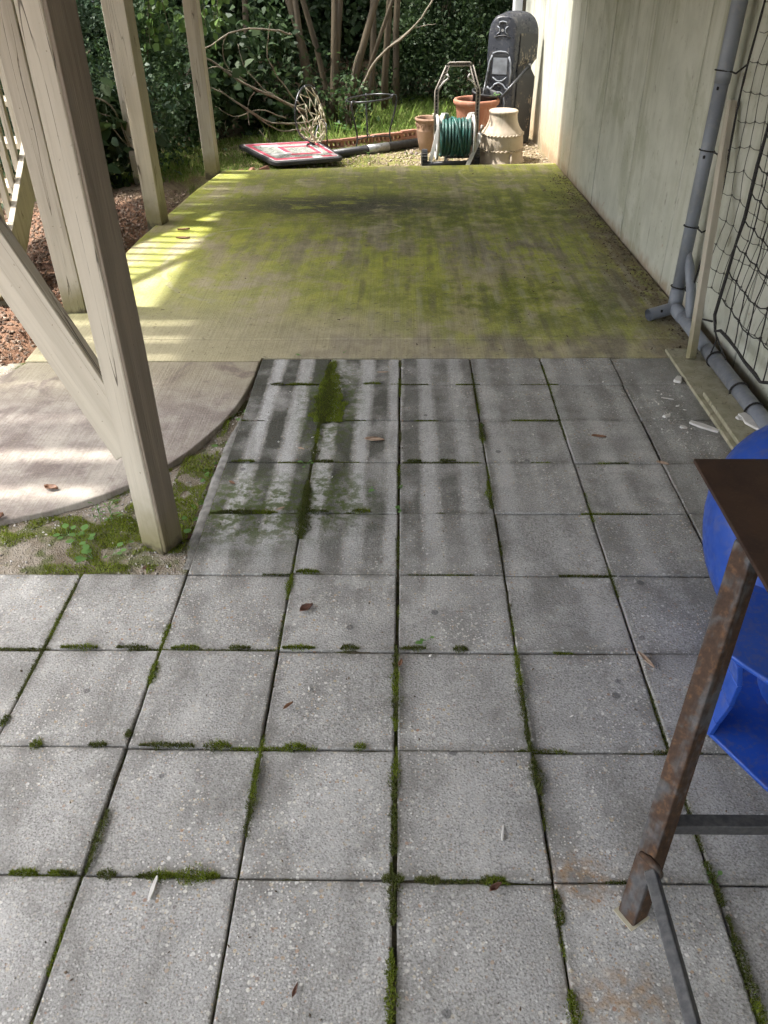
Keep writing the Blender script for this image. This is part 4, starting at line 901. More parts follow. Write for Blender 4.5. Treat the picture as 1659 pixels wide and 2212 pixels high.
def build_litter():
    n = 9000; x = RNG.uniform(-3.6, -1.9, n); y = RNG.uniform(3.2, 7.3, n); k = x < -1.93 + np.maximum(0, y - 5.6) * 0.10 - np.maximum(0, 3.9 - y) * 0.4
    x, y = x[k], y[k]; P = np.stack([x, y, np.array([gz(a, b) if a < -2.02 or b > 7.9 else -0.05 for a, b in zip(x, y)]) + 0.004], 1)
    o = np_flakes('mulch', P, 0.032, M['mulch'], 0.16); tag(o, 'reddish bark mulch beside the slab behind the posts', 'mulch', kind='stuff')
    n = 4200; x = RNG.uniform(-1.1, 1.42, n); y = RNG.uniform(8.03, 9.5, n); k = RNG.uniform(0, 1, n) < np.where(x > 0, 1, 0.45); x, y = x[k], y[k]
    P = np.stack([x, y, np.array([gz(a, b) for a, b in zip(x, y)]) + 0.002], 1)
    o = np_flakes('wood_chips', P, 0.026, M['chip']); tag(o, 'pale chips and grit on the bare yard soil behind the slab', 'wood chips', kind='stuff')
    # dark crumbs on the slab, thickest along the wall
    n = 1500; x = RNG.uniform(-1.6, 1.5, n); y = RNG.uniform(3.75, 7.8, n)
    pr = 0.04 + 0.9 * np.exp(-((1.47 - x) / 0.11) ** 2) + 0.22 * np.exp(-((x - 0.9) / 0.5) ** 2) * np.exp(-((y - 4.4) / 0.7) ** 2) + 0.12 * np.exp(-((y - 3.85) / 0.15) ** 2) * (x > -0.5)
    k = RNG.uniform(0, 1, n) < pr; x, y = x[k], y[k]; k = x < 1.6977 - 0.0306 * y - 0.03; x, y = x[k], y[k]
    P = np.stack([x, y, np.full(len(x), 0.0045)], 1)
    n2 = 900; yy = RNG.uniform(3.9, 7.6, n2); xx = 1.6977 - 0.0306 * yy - 0.02 - np.abs(RNG.normal(size=n2)) * 0.10
    P = np.concatenate([P, np.stack([xx, yy, np.full(n2, 0.0045)], 1)])
    o = np_flakes('leaf_litter', P, 0.017, M['litter'], 0.12); tag(o, 'dark crumbs of leaf litter scattered on the slab along the wall', 'leaf litter', kind='stuff')
    n = 420; x = RNG.uniform(-1.2, 1.45, n); y = RNG.uniform(0.6, 3.65, n); k = (x > -0.7) | (y < 1.98); x, y = x[k], y[k]
    P = np.stack([x, y, np.full(len(x), 0.0022)], 1)
    o = np_flakes('paver_crumbs', P, 0.008, M['litter'], 0.12); tag(o, 'tiny dark crumbs scattered over the pavers', 'crumbs', kind='stuff')
    n = 130; x = np.concatenate([RNG.normal(1.2, 0.11, 90), RNG.uniform(-0.6, 1.2, 40)]); y = np.concatenate([RNG.normal(3.05, 0.25, 90), RNG.uniform(0.8, 3.6, 40)])
    k = x < 1.31; P = np.stack([x[k], y[k], np.full(k.sum(), 0.0022)], 1)
    o = np_flakes('paint_flakes', P, 0.013, M['pale_chip'], 0.12); tag(o, 'small white paint flakes on the pavers beside the plank', 'paint flakes', kind='stuff')
    n = 5200; x = RNG.uniform(-1.9, -0.72, n); y = RNG.uniform(2.0, 3.2, n)
    curve = np.interp(x, [-2.3, -1.95, -1.70, -1.42, -1.21, -1.03, -0.89, -0.79, -0.735], [2.27, 2.25, 2.26, 2.315, 2.42, 2.575, 2.78, 3.04, 3.33])
    k = (y < curve - 0.01) & (RNG.uniform(0, 1, n) < np.clip(np.array([0.35 + 1.1 * mnoise.noise(Vector((a * 3.1, b * 3.1, 21))) for a, b in zip(x, y)]), 0.05, 1)); x, y = x[k], y[k]
    P = np.stack([x, y, np.array([min(-0.006, -0.027 + 0.021 * max(0, min(1, (2.25 - b) / 0.2)) + 0.016 * mnoise.noise(Vector((a * 6, b * 6, 1))) + 0.006 * mnoise.noise(Vector((a * 22, b * 22, 2)))) for a, b in zip(x, y)])], 1)
    o = np_flakes('bed_grit', P, 0.009, M['grit'], 0.5); tag(o, 'pale grit and small gravel on the soil bed by the front post', 'gravel', kind='stuff')
build_litter()

# ------------------------------------------------------------------ moss
MV = [(-0.019, 1.677, -0.017, 1.362), (-0.014, 1.303, -0.02, 1.154), (-0.02, 1.141, -0.019, 1.01), (-0.024, 0.993, -0.019, 0.853), (-0.021, 0.805, -0.022, 0.60), (0.331, 1.671, 0.327, 1.307), (0.331, 1.279, 0.337, 1.171), (0.336, 0.934, 0.336, 0.858), (0.334, 0.731, 0.334, 0.62), (0.327, 2.565, 0.326, 2.379), (0.336, 3.022, 0.332, 2.845), (-0.36, 2.193, -0.369, 2.562), (-0.36, 2.698, -0.364, 3.022), (-0.367, 1.9, -0.364, 2.004), (-0.362, 1.105, -0.367, 1.27), (-0.707, 0.955, -0.705, 1.119), (-0.721, 1.331, -0.72, 1.354), (-0.709, 1.516, -0.712, 1.604), (0.682, 1.009, 0.687, 0.903), (0.69, 0.883, 0.691, 0.62), (-1.069, 1.365, -1.067, 1.404), (-0.365, 3.02, -0.365, 3.44), (-0.365, 3.44, -0.36, 3.62)]
MH = [(-1.015, 1.654, -0.904, 1.655), (-0.849, 1.655, -0.753, 1.656), (-0.683, 1.655, -0.601, 1.656), (-0.512, 1.657, -0.45, 1.657), (-0.354, 1.658, -0.258, 1.659), (-0.183, 1.658, -0.128, 1.659), (-0.006, 1.658, 0.069, 1.661), (0.151, 1.658, 0.191, 1.658), (-0.968, 1.303, -0.938, 1.303), (-0.816, 1.303, -0.768, 1.304), (-0.683, 1.304, -0.538, 1.302), (-0.514, 1.303, -0.442, 1.304), (-0.303, 1.304, -0.249, 1.305), (-0.124, 1.305, -0.094, 1.305), (-0.879, 0.953, -0.817, 0.954), (-0.79, 0.953, -0.727, 0.953), (-0.68, 0.952, -0.638, 0.951), (-0.586, 0.95, -0.404, 0.951), (0.028, 0.949, 0.084, 0.95), (0.176, 0.95, 0.227, 0.951), (-0.044, 0.951, 0.005, 0.95), (-0.352, 2.009, -0.275, 2.009), (-0.382, 2.352, -0.271, 2.352), (-0.187, 2.356, -0.119, 2.356), (-0.692, 2.7, -0.598, 2.701), (-0.355, 2.702, -0.28, 2.702), (0.018, 2.706, 0.074, 2.706), (0.148, 2.707, 0.213, 2.707), (-0.628, 3.394, -0.569, 3.394), (-0.54, 3.394, -0.418, 3.389), (-0.188, 3.398, -0.107, 3.398), (-0.681, 2.353, -0.458, 2.348)]
def moss_tufts(P, h):
    n = len(P); a = RNG.uniform(0, 2 * PI, n); d = np.stack([np.cos(a), np.sin(a), np.zeros(n)], 1); s = np.stack([-np.sin(a), np.cos(a), np.zeros(n)], 1)
    hh = (h * RNG.uniform(0.5, 1.3, n))[:, None]; w = (0.0011 * RNG.uniform(0.7, 1.5, n))[:, None]
    up = np.array([[0, 0, 1.0]])
    return np.stack([P - s * w, P + s * w, P + up * hh + d * hh * 0.8], 1)
def build_moss():
    out = []; H = []
    for lst, ax in ((MV, 0), (MH, 1)):
        for (x0, y0, x1, y1) in lst:
            L = math.hypot(x1 - x0, y1 - y0); wmax = 0.016 if ax == 0 else 0.017
            if (x0, y0) == (-0.365, 3.02): wmax = 0.075
            if y0 == 3.44: wmax = 0.03
            if y0 == 0.95 and x0 < -0.5: wmax = 0.022
            if x0 == -0.36 and y0 == 2.193: wmax = 0.034
            n = int(L * wmax * (260000 if wmax < 0.03 else 230000)) + 60; u = RNG.uniform(0, 1, n)
            prof = np.sin(np.clip(u, 0.02, 0.98) * PI) ** 0.45
            wob = np.array([0.70 + 0.95 * mnoise.noise(Vector((q * L * 26, x0 * 9, y0 * 9))) for q in u])
            v = RNG.normal(size=n) * 0.5; v = np.clip(v, -1.15, 1.15) * wmax * prof * wob
            px = x0 + (x1 - x0) * u; py = y0 + (y1 - y0) * u
            if ax == 0: px = px + v + (0.016 if wmax > 0.04 else 0)
            else: py = py + v + (0.004 if wmax > 0.015 else 0.0)
            hz = 0.002 + 0.0045 * np.exp(-(v / (wmax * 0.7)) ** 2) * prof
            out.append(np.stack([px, py, hz - 0.0025], 1)); H.append(np.full(n, 0.0075 if wmax < 0.03 else 0.009))
    for i in range(-3, 3):
        n = 7000; yy = RNG.uniform(0.6, 3.65 if i > -2 else 2.0, n); xx = SX0 + SX1 * i + RNG.normal(size=n) * 0.0045
        out.append(np.stack([xx, yy, np.full(n, -0.004)], 1)); H.append(np.full(n, 0.0055))
    for j in range(-2, 6):
        n = 7000; xx = RNG.uniform(-1.3 if j < 1 else -0.71, 0.9, n); yy = SY0 + SX1 * j + RNG.normal(size=n) * 0.0035
        out.append(np.stack([xx, yy, np.full(n, -0.004)], 1)); H.append(np.full(n, 0.005))
    P = np.concatenate(out); Hh = np.concatenate(H)
    keep = np.ones(len(P), bool); tail = len(P) - 7000 * 14
    nz = np.array([mnoise.noise(Vector((p[0] * 4, p[1] * 4, 12))) for p in P[tail:]]); keep[tail:] = nz > 0.07
    P, Hh = P[keep], Hh[keep]
    clus = np.array([mnoise.noise(Vector((p[0] * 5, p[1] * 5, 2))) for p in P]) > 0.05
    o = np_mesh('moss', moss_tufts(P[clus], Hh[clus]), M['moss'], None, 3); tag(o, 'bright green moss growing in the joints between pavers', 'moss', kind='stuff')
    o = np_mesh('dry_moss', moss_tufts(P[~clus], Hh[~clus] * 0.9), M['mossdark'], None, 3); tag(o, 'darker olive moss growing in the joints between pavers', 'moss', kind='stuff')
    # moss cushions on the bed
    n = 120000; x = RNG.uniform(-1.8, -0.72, n); y = RNG.uniform(2.0, 3.3, n)
    g = np.array([mnoise.noise(Vector((a * 4.2, b * 4.2, 8))) + 0.5 * mnoise.noise(Vector((a * 13, b * 13, 3))) for a, b in zip(x, y)])
    arcx = -0.735 - np.maximum(0, 3.3 - y) ** 2 * 0.35
    curve = np.interp(x, [-2.3, -1.95, -1.70, -1.42, -1.21, -1.03, -0.89, -0.79, -0.735], [2.27, 2.25, 2.26, 2.315, 2.42, 2.575, 2.78, 3.04, 3.33])
    fav = np.where((x > -0.90) & (y > 2.12) & (y < 2.78), 0.62, 0.0) + np.where((y < 2.055) & (x > -1.22) & (x < -0.78), 0.55, 0.0) + np.where((x < -0.95) & (y > 2.06), -0.05, 0.0) - np.where(x > -0.765, 0.5, 0)
    k = (y < curve - 0.012) & (g + fav > 0.10)
    x, y, g, fav = x[k], y[k], g[k], fav[k]
    z = np.array([min(-0.006, -0.027 + 0.021 * max(0, min(1, (2.25 - b) / 0.2)) + 0.016 * mnoise.noise(Vector((a * 6, b * 6, 1)))) for a, b in zip(x, y)])
    P = np.stack([x, y, z + np.clip(g + fav - 0.16, 0, 0.5) * 0.02], 1)
    n = 16000; xx = RNG.uniform(-0.43, -0.25, n); yy = RNG.uniform(3.03, 3.66, n)     # broad patch creeping over two pavers
    hw = np.interp(yy, [3.03, 3.08, 3.3, 3.42, 3.66], [0.055, 0.062, 0.055, 0.036, 0.012]); cx = np.interp(yy, [3.03, 3.66], [-0.327, -0.350])
    g2 = np.array([mnoise.noise(Vector((a * 17, b * 17, 5))) + 0.5 * mnoise.noise(Vector((a * 50, b * 50, 5))) for a, b in zip(xx, yy)])
    k = np.abs(xx - cx) < hw * (1.0 + 0.7 * g2); P = np.concatenate([P, np.stack([xx[k], yy[k], np.full(k.sum(), 0.001)], 1)])
    o = np_mesh('bed_moss', moss_tufts(P, np.full(len(P), 0.010)), M['bedmoss'], None, 3); tag(o, 'cushions of moss on the soil bed around the front post', 'moss', kind='stuff')
build_moss()

# ------------------------------------------------------------------ weeds and fallen leaves
def weed(x, y, z, s, nl, label, group='small weeds in the bed and joints', tall=False):
    t = thing('weed', label, 'weed', (x, y, z), group); mb = MB(); L = []
    for i in range(nl):
        a = random.uniform(0, 2 * PI); el = random.uniform(0.25, 0.8) if not tall else random.uniform(0.5, 1.2)
        hgt = s * (random.uniform(0.15, 0.5) if not tall else (0.3 + 1.5 * i / nl)); r = s * random.uniform(0.35, 0.8) * (0.5 if tall else 1)
        b = Vector((x, y, z + (hgt * 0.7 if tall else 0.0))); e = Vector((x + math.cos(a) * r, y + math.sin(a) * r, z + hgt))
        mb.tube([b, b.lerp(e, 0.5) + Vector((0, 0, s * 0.05)), e], 0.0009, 4)
        d = Vector((math.cos(a), math.sin(a), 0.15)).normalized(); sd = Vector((-math.sin(a), math.cos(a), 0)); l = s * random.uniform(0.45, 0.75) * (0.7 if tall else 1); w = l * (0.38 if not tall else 0.14)
        up = Vector((0, 0, 1)); L.append([e, e + d * l * 0.3 + sd * w + up * 0.002, e + d * l * 0.72 + sd * w * 0.85, e + d * l, e + d * l * 0.72 - sd * w * 0.85, e + d * l * 0.3 - sd * w + up * 0.002])
    if tall: mb.tube([(x, y, z - 0.004), (x + 0.004, y, z + s * 1.4)], 0.0012, 4)
    mb.build('stem', M['weed'], t)
    np_mesh('foliage', np.array([[tuple(p) for p in q] for q in L]), M['weed'], t, 6)
WEEDS = [(-0.955, 2.41, -0.035, .034, 5, 'round-leaved weed left of the front post below the walkway edge'), (-1.14, 2.20, -0.02, .034, 6, 'weed low in the middle of the gravelly bed left of the front post'),
 (-1.06, 2.09, -0.008, .032, 6, 'largest weed rosette above the moss cushion at the paver edge'), (-1.20, 2.235, -0.02, .030, 5, 'weed near the left frame edge by the walkway rim'), (-1.00, 2.11, -0.01, .026, 4, 'small weed between the rosette and the front post'),
 (-0.925, 2.165, -0.03, .030, 4, 'weed close to the left foot of the front post'), (-0.775, 2.30, -0.035, .034, 6, 'weed to the right of the front post on the moss'), (-0.755, 2.40, -0.035, .032, 5, 'weed with pale leaves beside the mortar strip'),
 (-0.765, 2.62, -0.04, .026, 8, 'clover-like weed in the narrowing bed'), (-0.80, 2.72, -0.04, .028, 6, 'small weed against the curved walkway edge'), (-0.755, 2.87, -0.04, .03, 5, 'weed in the dark gap below the walkway curve'),
 (-0.735, 3.14, -0.04, .04, 5, 'taller weed climbing out of the dark walkway gap'), (0.07, 1.70, 0.0, .03, 4, 'pale seedling at the paver crossing in mid patio'), (-0.005, 2.37, -0.004, .024, 6, 'weed in the central joint of the paving'),
 (-0.005, 2.52, -0.004, .016, 4, 'tiny weed in the central joint just below another joint crossing'), (-0.39, 2.69, -0.004, .026, 5, 'weed at the joint crossing beside the broad moss patch'), (-0.13, 2.50, 0.001, .020, 6, 'faint little weed on a paver left of the central joint'),
 (-0.52, 3.72, 0.003, .022, 5, 'weed at the slab edge above the pavers'), (0.69, 0.965, -0.004, .020, 5, 'weed in the joint behind the rusty table leg'), (0.335, 2.99, -0.004, .018, 4, 'tiny weed in the joint right of the centre rows'),
 (-0.30, 3.76, 0.003, .016, 4, 'tiny sprout on the slab edge')]
for q in WEEDS: weed(q[0], q[1], q[2], q[3] * (1.45 if q[0] < -0.7 else 0.95), *q[4:])
weed(-1.115, 2.335, -0.03, .05, 9, 'thin upright weed stalk at the rim of the walkway', tall=True)
weed(-1.07, 2.33, -0.03, .06, 9, 'taller thin upright weed stalk at the rim of the walkway', tall=True)

def dead_leaf(x, y, z, L, w, a, label, mat='deadleaf', curl=0.35, name='dead_leaf', group='fallen leaves on the ground'):
    n = 9; V = []; F = []
    for i in range(n):
        u = i / (n - 1); ww = w / 2 * max(0.04, math.sin(PI * (u ** 0.85)) ** 0.8) * (1 + 0.25 * mnoise.noise(Vector((u * 7, x * 50, y * 50))))
        for k in range(5):
            v = (k - 2) / 2; zz = 0.003 + curl * L * (0.35 * v * v + 0.25 * (u - 0.5) ** 2 + 0.10 * mnoise.noise(Vector((u * 4, v * 2, x * 30))))
            V.append(((u - 0.5) * L, v * ww, zz))
    for i in range(n - 1):
        for k in range(4): F.append((i * 5 + k, i * 5 + k + 1, (i + 1) * 5 + k + 1, (i + 1) * 5 + k))
    o = MB().add(V, F).build(name, M[mat], None, smooth=True, wm=Matrix.Translation((x, y, z)) @ Matrix.Rotation(a, 4, 'Z'))
    s = o.modifiers.new('thickness', 'SOLIDIFY'); s.thickness = 0.0008
    return tag(o, label, 'leaf', group)
DL = [(-0.12, 2.875, .002, .085, .034, -0.12, 'largest pale dead leaf lying on the paver left of the central joint', 'deadleaf_pale', .15),
 (-0.30, 1.83, .002, .05, .03, 0.7, 'dark crumpled leaf on the paver in the middle rows', 'deadleaf_red', .5), (-0.31, 1.44, .002, .034, .010, 0.8, 'small curled brown leaf on a front-middle paver', 'deadleaf', .5),
 (-1.35, 2.50, .002, .055, .03, -0.1, 'brown curled leaf on the sunny walkway', 'deadleaf', .6), (-1.48, 2.30, .0, .06, .04, 0.9, 'rust-brown leaf at the left frame edge on the walkway rim', 'deadleaf', .6),
 (-0.795, 2.44, -.035, .07, .03, -0.7, 'long pale-red leaf on the moss beside the mortar strip', 'deadleaf_pale', .4), (-0.775, 2.225, -.03, .06, .035, 0.3, 'dark red crumpled leaf right behind the foot of the front post', 'deadleaf_red', .6),
 (-0.74, 2.70, -.035, .05, .02, -0.5, 'reddish leaf at the top of the bed beside the paver edge', 'deadleaf', .5), (-0.66, 2.54, .002, .03, .014, -0.6, 'folded brown leaf on the leftmost paver', 'deadleaf', .6),
 (-0.86, 2.04, -.01, .03, .018, 0.4, 'small red leaf between the two moss cushions', 'deadleaf_red', .4), (0.205, 0.935, .004, .035, .014, 0.6, 'small dark leaf on the joint right of the centre', 'deadleaf_red', .6),
 (0.70, 1.62, .002, .07, .014, -1.1, 'slender reddish leaf lying along a joint beyond the table leg', 'deadleaf_pale', .3), (-0.005, 1.60, .004, .03, .012, 1.3, 'thin brown leaf standing in the central joint', 'deadleaf', .4),
 (-0.10, 3.52, .002, .055, .010, 0.05, 'thin straw-coloured sliver leaf on the top paver row', 'deadleaf_pale', .2), (-0.42, 2.80, .002, .03, .012, -0.4, 'small pale leaf scrap on a mossy paver', 'deadleaf_pale', .3),
 (-0.45, 2.37, .002, .035, .012, 0.6, 'pale curled leaf below the broad moss', 'deadleaf_pale', .3), (0.82, 2.90, .002, .06, .02, -0.2, 'grey-brown leaf scrap on the right-hand pavers', 'deadleaf', .3),
 (1.03, 2.69, .002, .05, .02, -0.5, 'pinkish leaf scrap near the right-hand joint crossing', 'deadleaf_pale', .3), (-1.62, 5.92, .005, .09, .03, 0.2, 'dark leaf clump at the foot of the middle post', 'deadleaf', .4),
 (-1.58, 5.72, .005, .10, .025, -0.05, 'long dark leaf lying left on the slab near the middle post', 'deadleaf', .25), (-0.21, 0.72, .002, .03, .008, 1.3, 'tiny dark sliver on the nearest paver left of centre', 'deadleaf_red', .3)]
for q in DL: dead_leaf(*q)

def sliver(x, y, z, L, w, a, label, h=0.006, mat='pale_chip', seed=0):
    random.seed(seed + 40); n = 6; top = []; bot = []
    for i in range(n):
        u = i / (n - 1); ww = w * (0.35 + 0.65 * math.sin(PI * min(0.98, u * 0.8 + 0.15))) * random.uniform(0.75, 1.15) / 2
        top.append(((u - 0.5) * L, ww)); bot.append(((u - 0.5) * L, -ww * random.uniform(0.7, 1.1)))
    o = MB().prism(top[::-1] + bot, 0, h).build('wood_shard', M[mat], None, bevel=0.0012, wm=Matrix.Translation((x, y, z)) @ Matrix.Rotation(a, 4, 'Z') @ Matrix.Rotation(0.03, 4, 'Y'))
    return tag(o, label, 'wood shard', 'broken white wood shards near the plank')
sliver(1.283, 2.985, .002, .125, .034, -0.66, 'long white wood shard lying against the edge of the plank', .010, seed=1)
sliver(1.462, 2.93, .046, .17, .060, -1.25, 'broad white wood shard lying on top of the plank beside the pipe', .011, seed=2)
sliver(1.432, 2.985, .046, .05, .04, 0.3, 'small wood shard touching the broad one on the plank', .009, seed=3)
sliver(1.300, 3.432, .002, .06, .042, 1.2, 'stubby white shard on the pavers left of the plank', .014, seed=4)
sliver(1.152, 3.080, .002, .034, .026, 0.5, 'small pale shard on the right-hand pavers above a joint', .010, seed=5)
sliver(1.196, 2.982, .002, .030, .022, -0.5, 'small white shard left of the long shard', .007, seed=6)
sliver(1.20, 3.25, .002, .055, .008, -0.3, 'needle-thin white shard on the far right pavers', .004, seed=7)
sliver(-0.545, 0.925, .004, .055, .010, 1.5, 'pale wood sliver on the moss of the near left joint', .006, seed=8)
sliver(0.235, 1.07, .002, .040, .008, 1.4, 'thin pale wood sliver on a near paver right of the centre', .004, seed=9)
random.seed(91)

# ================================================================== THINGS BY THE WALL
def build_goal():
    t = thing('goal_frame', 'grey plastic pipe goal frame with black net leaning along the wall', 'goal', (1.5, 4.2, 0.0))
    r = 0.033; zc = 0.058; ux, uy = 1.492, 4.235
    MB().tube([(ux, uy, zc), (ux, uy, 0.72), (ux + 0.001, uy - 0.004, 1.17)], r, 20).build('upright', M['pipe'], t, smooth=True)
    MB().tube([(ux + 0.001, uy - 0.004, 1.15), (ux + 0.002, uy - 0.005, 1.19), (ux + 0.004, uy - 0.02, 2.1)], [0.0355, 0.036, 0.036], 20).build('upper_upright', M['pipe'], t, smooth=True)
    MB().tube([(ux, uy + 0.02, zc), (ux + 0.004, 3.62, zc)], r, 20).build('base_bar', M['pipe'], t, smooth=True)
    MB().tube([(ux + 0.004, 3.66, zc), (ux + 0.022, 1.6, zc)], 0.0355, 20).build('base_bar', M['pipe'], t, smooth=True)
    # open stub at the corner
    a, b = Vector((ux + 0.02, uy, zc)), Vector((ux - 0.155, uy - 0.07, 0.038)); mb = MB()
    mb.tube([a, b], r, 20, cap=False); mb.tube([b, a], r * 0.86, 20, cap=False)
    stub = mb.build('corner_stub', M['pipe'], t, smooth=True)
    MB().tube([b + (a - b) * 0.35, b + (a - b) * 0.36], r * 0.85, 16).build('dark_bore', M['cord_black'], stub)
    MB().tube([(ux, uy, zc - 0.005), (ux, uy, 0.16)], 0.0375, 20).build('corner_fitting', M['pipe'], t, smooth=True)
    MB().tube([(ux, uy + 0.01, zc), (ux, uy - 0.15, zc)], 0.0375, 20).build('corner_fitting', M['pipe'], t, smooth=True)
    mb = MB(); pts = [(ux + 0.012, uy - 0.02, 0.36), (ux + 0.016, uy - 0.055, 0.30), (ux + 0.02, uy - 0.14, 0.20), (ux + 0.012, uy - 0.20, 0.13), (ux + 0.006, uy - 0.235, 0.085)]
    mb.tube(pts, [0.012, 0.025, 0.025, 0.025, 0.013], 16); mb.build('corner_brace', M['pipe'], t, smooth=True)
    # rings of cord round the pipes, dark holes
    def ring(c, axis, rr, name='cord_ring', m='cord_black', th=0.0035):
        c = Vector(c); axis = Vector(axis).normalized(); u = axis.orthogonal().normalized(); w = axis.cross(u)
        MB().tube([c + (u * math.cos(k * PI / 8) + w * math.sin(k * PI / 8)) * rr for k in range(16)], th, 6, closed=True).build(name, M[m], t, smooth=True)
    for z, rr in ((0.17, 0.040), (0.49, 0.037), (0.855, 0.037), (1.20, 0.039)): ring((ux, uy, z), (0.1, 0.05, 1), rr)
    for y in (3.55, 3.22, 3.03): ring((ux + 0.006, y, zc), (0, 1, 0.1), 0.040, th=0.0045)
    for (x, y, z) in ((ux - 0.02, uy - 0.027, 1.13), (ux - 0.018, uy - 0.028, 0.83), (ux - 0.09, uy - 0.075, 0.062)):
        MB().box((x, y, z), (0.012, 0.010, 0.016)).build('bolt_hole', M['cord_black'], t, bevel=0.004)
    # net: faded face close to the wall
    def wallp(y, z, off): return Vector((wall_x(y) - off, y, z))
    net = MB(); rows = [1.48, 1.36, 1.25, 1.145, 1.03, 0.92, 0.81, 0.70, 0.59, 0.48, 0.37, 0.26]
    def by(z): return 4.03 + 0.02 * math.sin(z * 7) + (0.07 * max(0, 0.6 - z) / 0.5)
    ncol = 22
    P = {}
    for i, z in enumerate(rows):
        for j in range(ncol):
            y = by(z) - 0.098 * j + 0.012 * mnoise.noise(Vector((i * 1.7, j * 1.3, 0))); zz = z + 0.012 * math.sin(j * 0.9 + i) + 0.02 * min(1, j / 2) + 0.014 * mnoise.noise(Vector((i, j * 0.8, 4)))
            P[i, j] = wallp(y, zz, 0.045 + 0.012 * mnoise.noise(Vector((i * 0.6, j * 0.5, 9))))
    for i in range(len(rows)):
        for j in range(ncol - 1):
            a, b = P[i, j], P[i, j + 1]; net.tube([a, (a + b) / 2 - Vector((0, 0, 0.006)), b], 0.0017, 5)
            if i < len(rows) - 1 and j > 0:
                a, b = P[i, j], P[i + 1, j]; net.tube([a, (a + b) / 2 + Vector((0, 0.003, 0)), b], 0.0017, 5)
            if j: net.tube([P[i, j] - Vector((0, 0, 0.004)), P[i, j] + Vector((0, 0, 0.004))], 0.0042, 6)
    net.build('back_net', M['cord_grey'], t, smooth=True)
    MB().tube([wallp(by(z), z, 0.05) for z in np.linspace(2.0, 0.13, 40)] + [Vector((1.524, 4.07, 0.105)), Vector((1.526, 3.92, 0.115)), Vector((1.532, 3.778, 0.157))], [0.0052 + 0.001 * math.sin(k * 2.7) for k in range(43)], 7).build('border_cord', M['cord_black'], t, smooth=True)
    for z in (1.20, 0.855, 0.49, 0.17):
        MB().tube([(ux + 0.02, uy - 0.04, z), ((ux + wall_x(4)) / 2 - 0.02, (uy + by(z)) / 2 - 0.01, z + 0.0), wallp(by(z), z + 0.045, 0.05)], 0.0042, 6).build('tie_cord', M['cord_black'], t, smooth=True)
    # net: black face nearer the room
    nb = MB(); bord = [(3.60, 1.95), (3.58, 1.5), (3.579, 1.07), (3.589, 0.925), (3.587, 0.707), (3.612, 0.587), (3.627, 0.442), (3.652, 0.24), (3.606, 0.178), (3.551, 0.203), (3.45, 0.205), (3.337, 0.198), (3.239, 0.186), (3.126, 0.184), (3.063, 0.177), (3.0, 0.205), (2.9, 0.24), (2.6, 0.25), (2.0, 0.27)]
    MB().tube([wallp(y, z, 0.10) for y, z in bord], [0.0075 + 0.0012 * math.sin(k * 2.1) for k in range(len(bord))], 7).build('border_cord', M['cord_black'], t, smooth=True)
    Q = {}; zs = [1.51, 1.39, 1.27, 1.155, 1.04, 0.925, 0.815, 0.70, 0.59, 0.46, 0.335, 0.20]
    for i, z in enumerate(zs):
        yb = np.interp(-z, [-1.95, -1.07, -0.7, -0.44, -0.2], [3.60, 3.579, 3.587, 3.627, 3.60])
        for j in range(18):
            y = yb - 0.112 * j + 0.010 * mnoise.noise(Vector((i * 1.2, j, 6))); zz = z - 0.012 * j * (0.8 if j < 4 else 0.2) + 0.012 * mnoise.noise(Vector((i, j * 1.1, 2)))
            if i == len(zs) - 1: zz = np.interp(-y, [-3.65, -3.55, -3.337, -3.126, -3.063, -3.0, -2.9, -2.0], [0.24, 0.203, 0.198, 0.184, 0.177, 0.205, 0.24, 0.27])
            Q[i, j] = wallp(y, zz, 0.10 + 0.01 * mnoise.noise(Vector((i * 0.7, j * 0.6, 1))))
    for i in range(len(zs)):
        for j in range(17):
            a, b = Q[i, j], Q[i, j + 1]
            if i < len(zs) - 1: nb.tube([a, (a + b) / 2 - Vector((0, 0, 0.010)), b], 0.0029, 5)
            if i < len(zs) - 1 and j:
                a, b = Q[i, j], Q[i + 1, j]; nb.tube([a, (a + b) / 2 + Vector((0, -0.004, 0)), b], 0.0029, 5)
                nb.tube([a - Vector((0, 0, 0.005)), a + Vector((0, 0, 0.005))], 0.0058, 6)
    nb.build('front_net', M['cord_black'], t, smooth=True)
    MB().tube([wallp(3.606, 0.178, 0.10), Vector((1.49, 3.57, 0.15)), Vector((1.475, 3.55, 0.12)), Vector((1.47, 3.55, 0.09))], 0.004, 6).build('tie_cord', M['cord_black'], t, smooth=True)
    MB().tube([wallp(3.606, 0.178, 0.10), Vector((1.50, 3.50, 0.12)), Vector((1.515, 3.47, 0.09))], 0.004, 6).build('tie_cord', M['cord_black'], t, smooth=True)
build_goal()

def build_by_wall():
    o = beam('wooden_stake', (1.412, 3.632, 0.024), (1.528, 4.150, 1.085), 0.036, 0.036, M['wood'], None, twist=0.2, bevel=0.003)
    tag(o, 'thin beige wooden stake leaning against the grey pipe', 'stake')
    o = MB().prism([(1.325, 3.765), (1.332, 3.772), (1.560, 3.755), (1.575, 3.0), (1.585, 2.2), (1.345, 2.2), (1.338, 2.72)], 0.001, 0.019).build('wooden_plank', M['plank'], None, bevel=0.004)
    tag(o, 'long mossy wooden plank lying under the grey pipe along the wall', 'plank')
    o = MB().prism([(1.352, 3.245), (1.470, 3.26), (1.565, 3.262), (1.585, 2.25), (1.362, 2.25)], 0.0205, 0.042).build('wooden_plank', M['plank'], None, bevel=0.004)
    tag(o, 'shorter greenish plank lying on top of the long plank', 'plank')
build_by_wall()

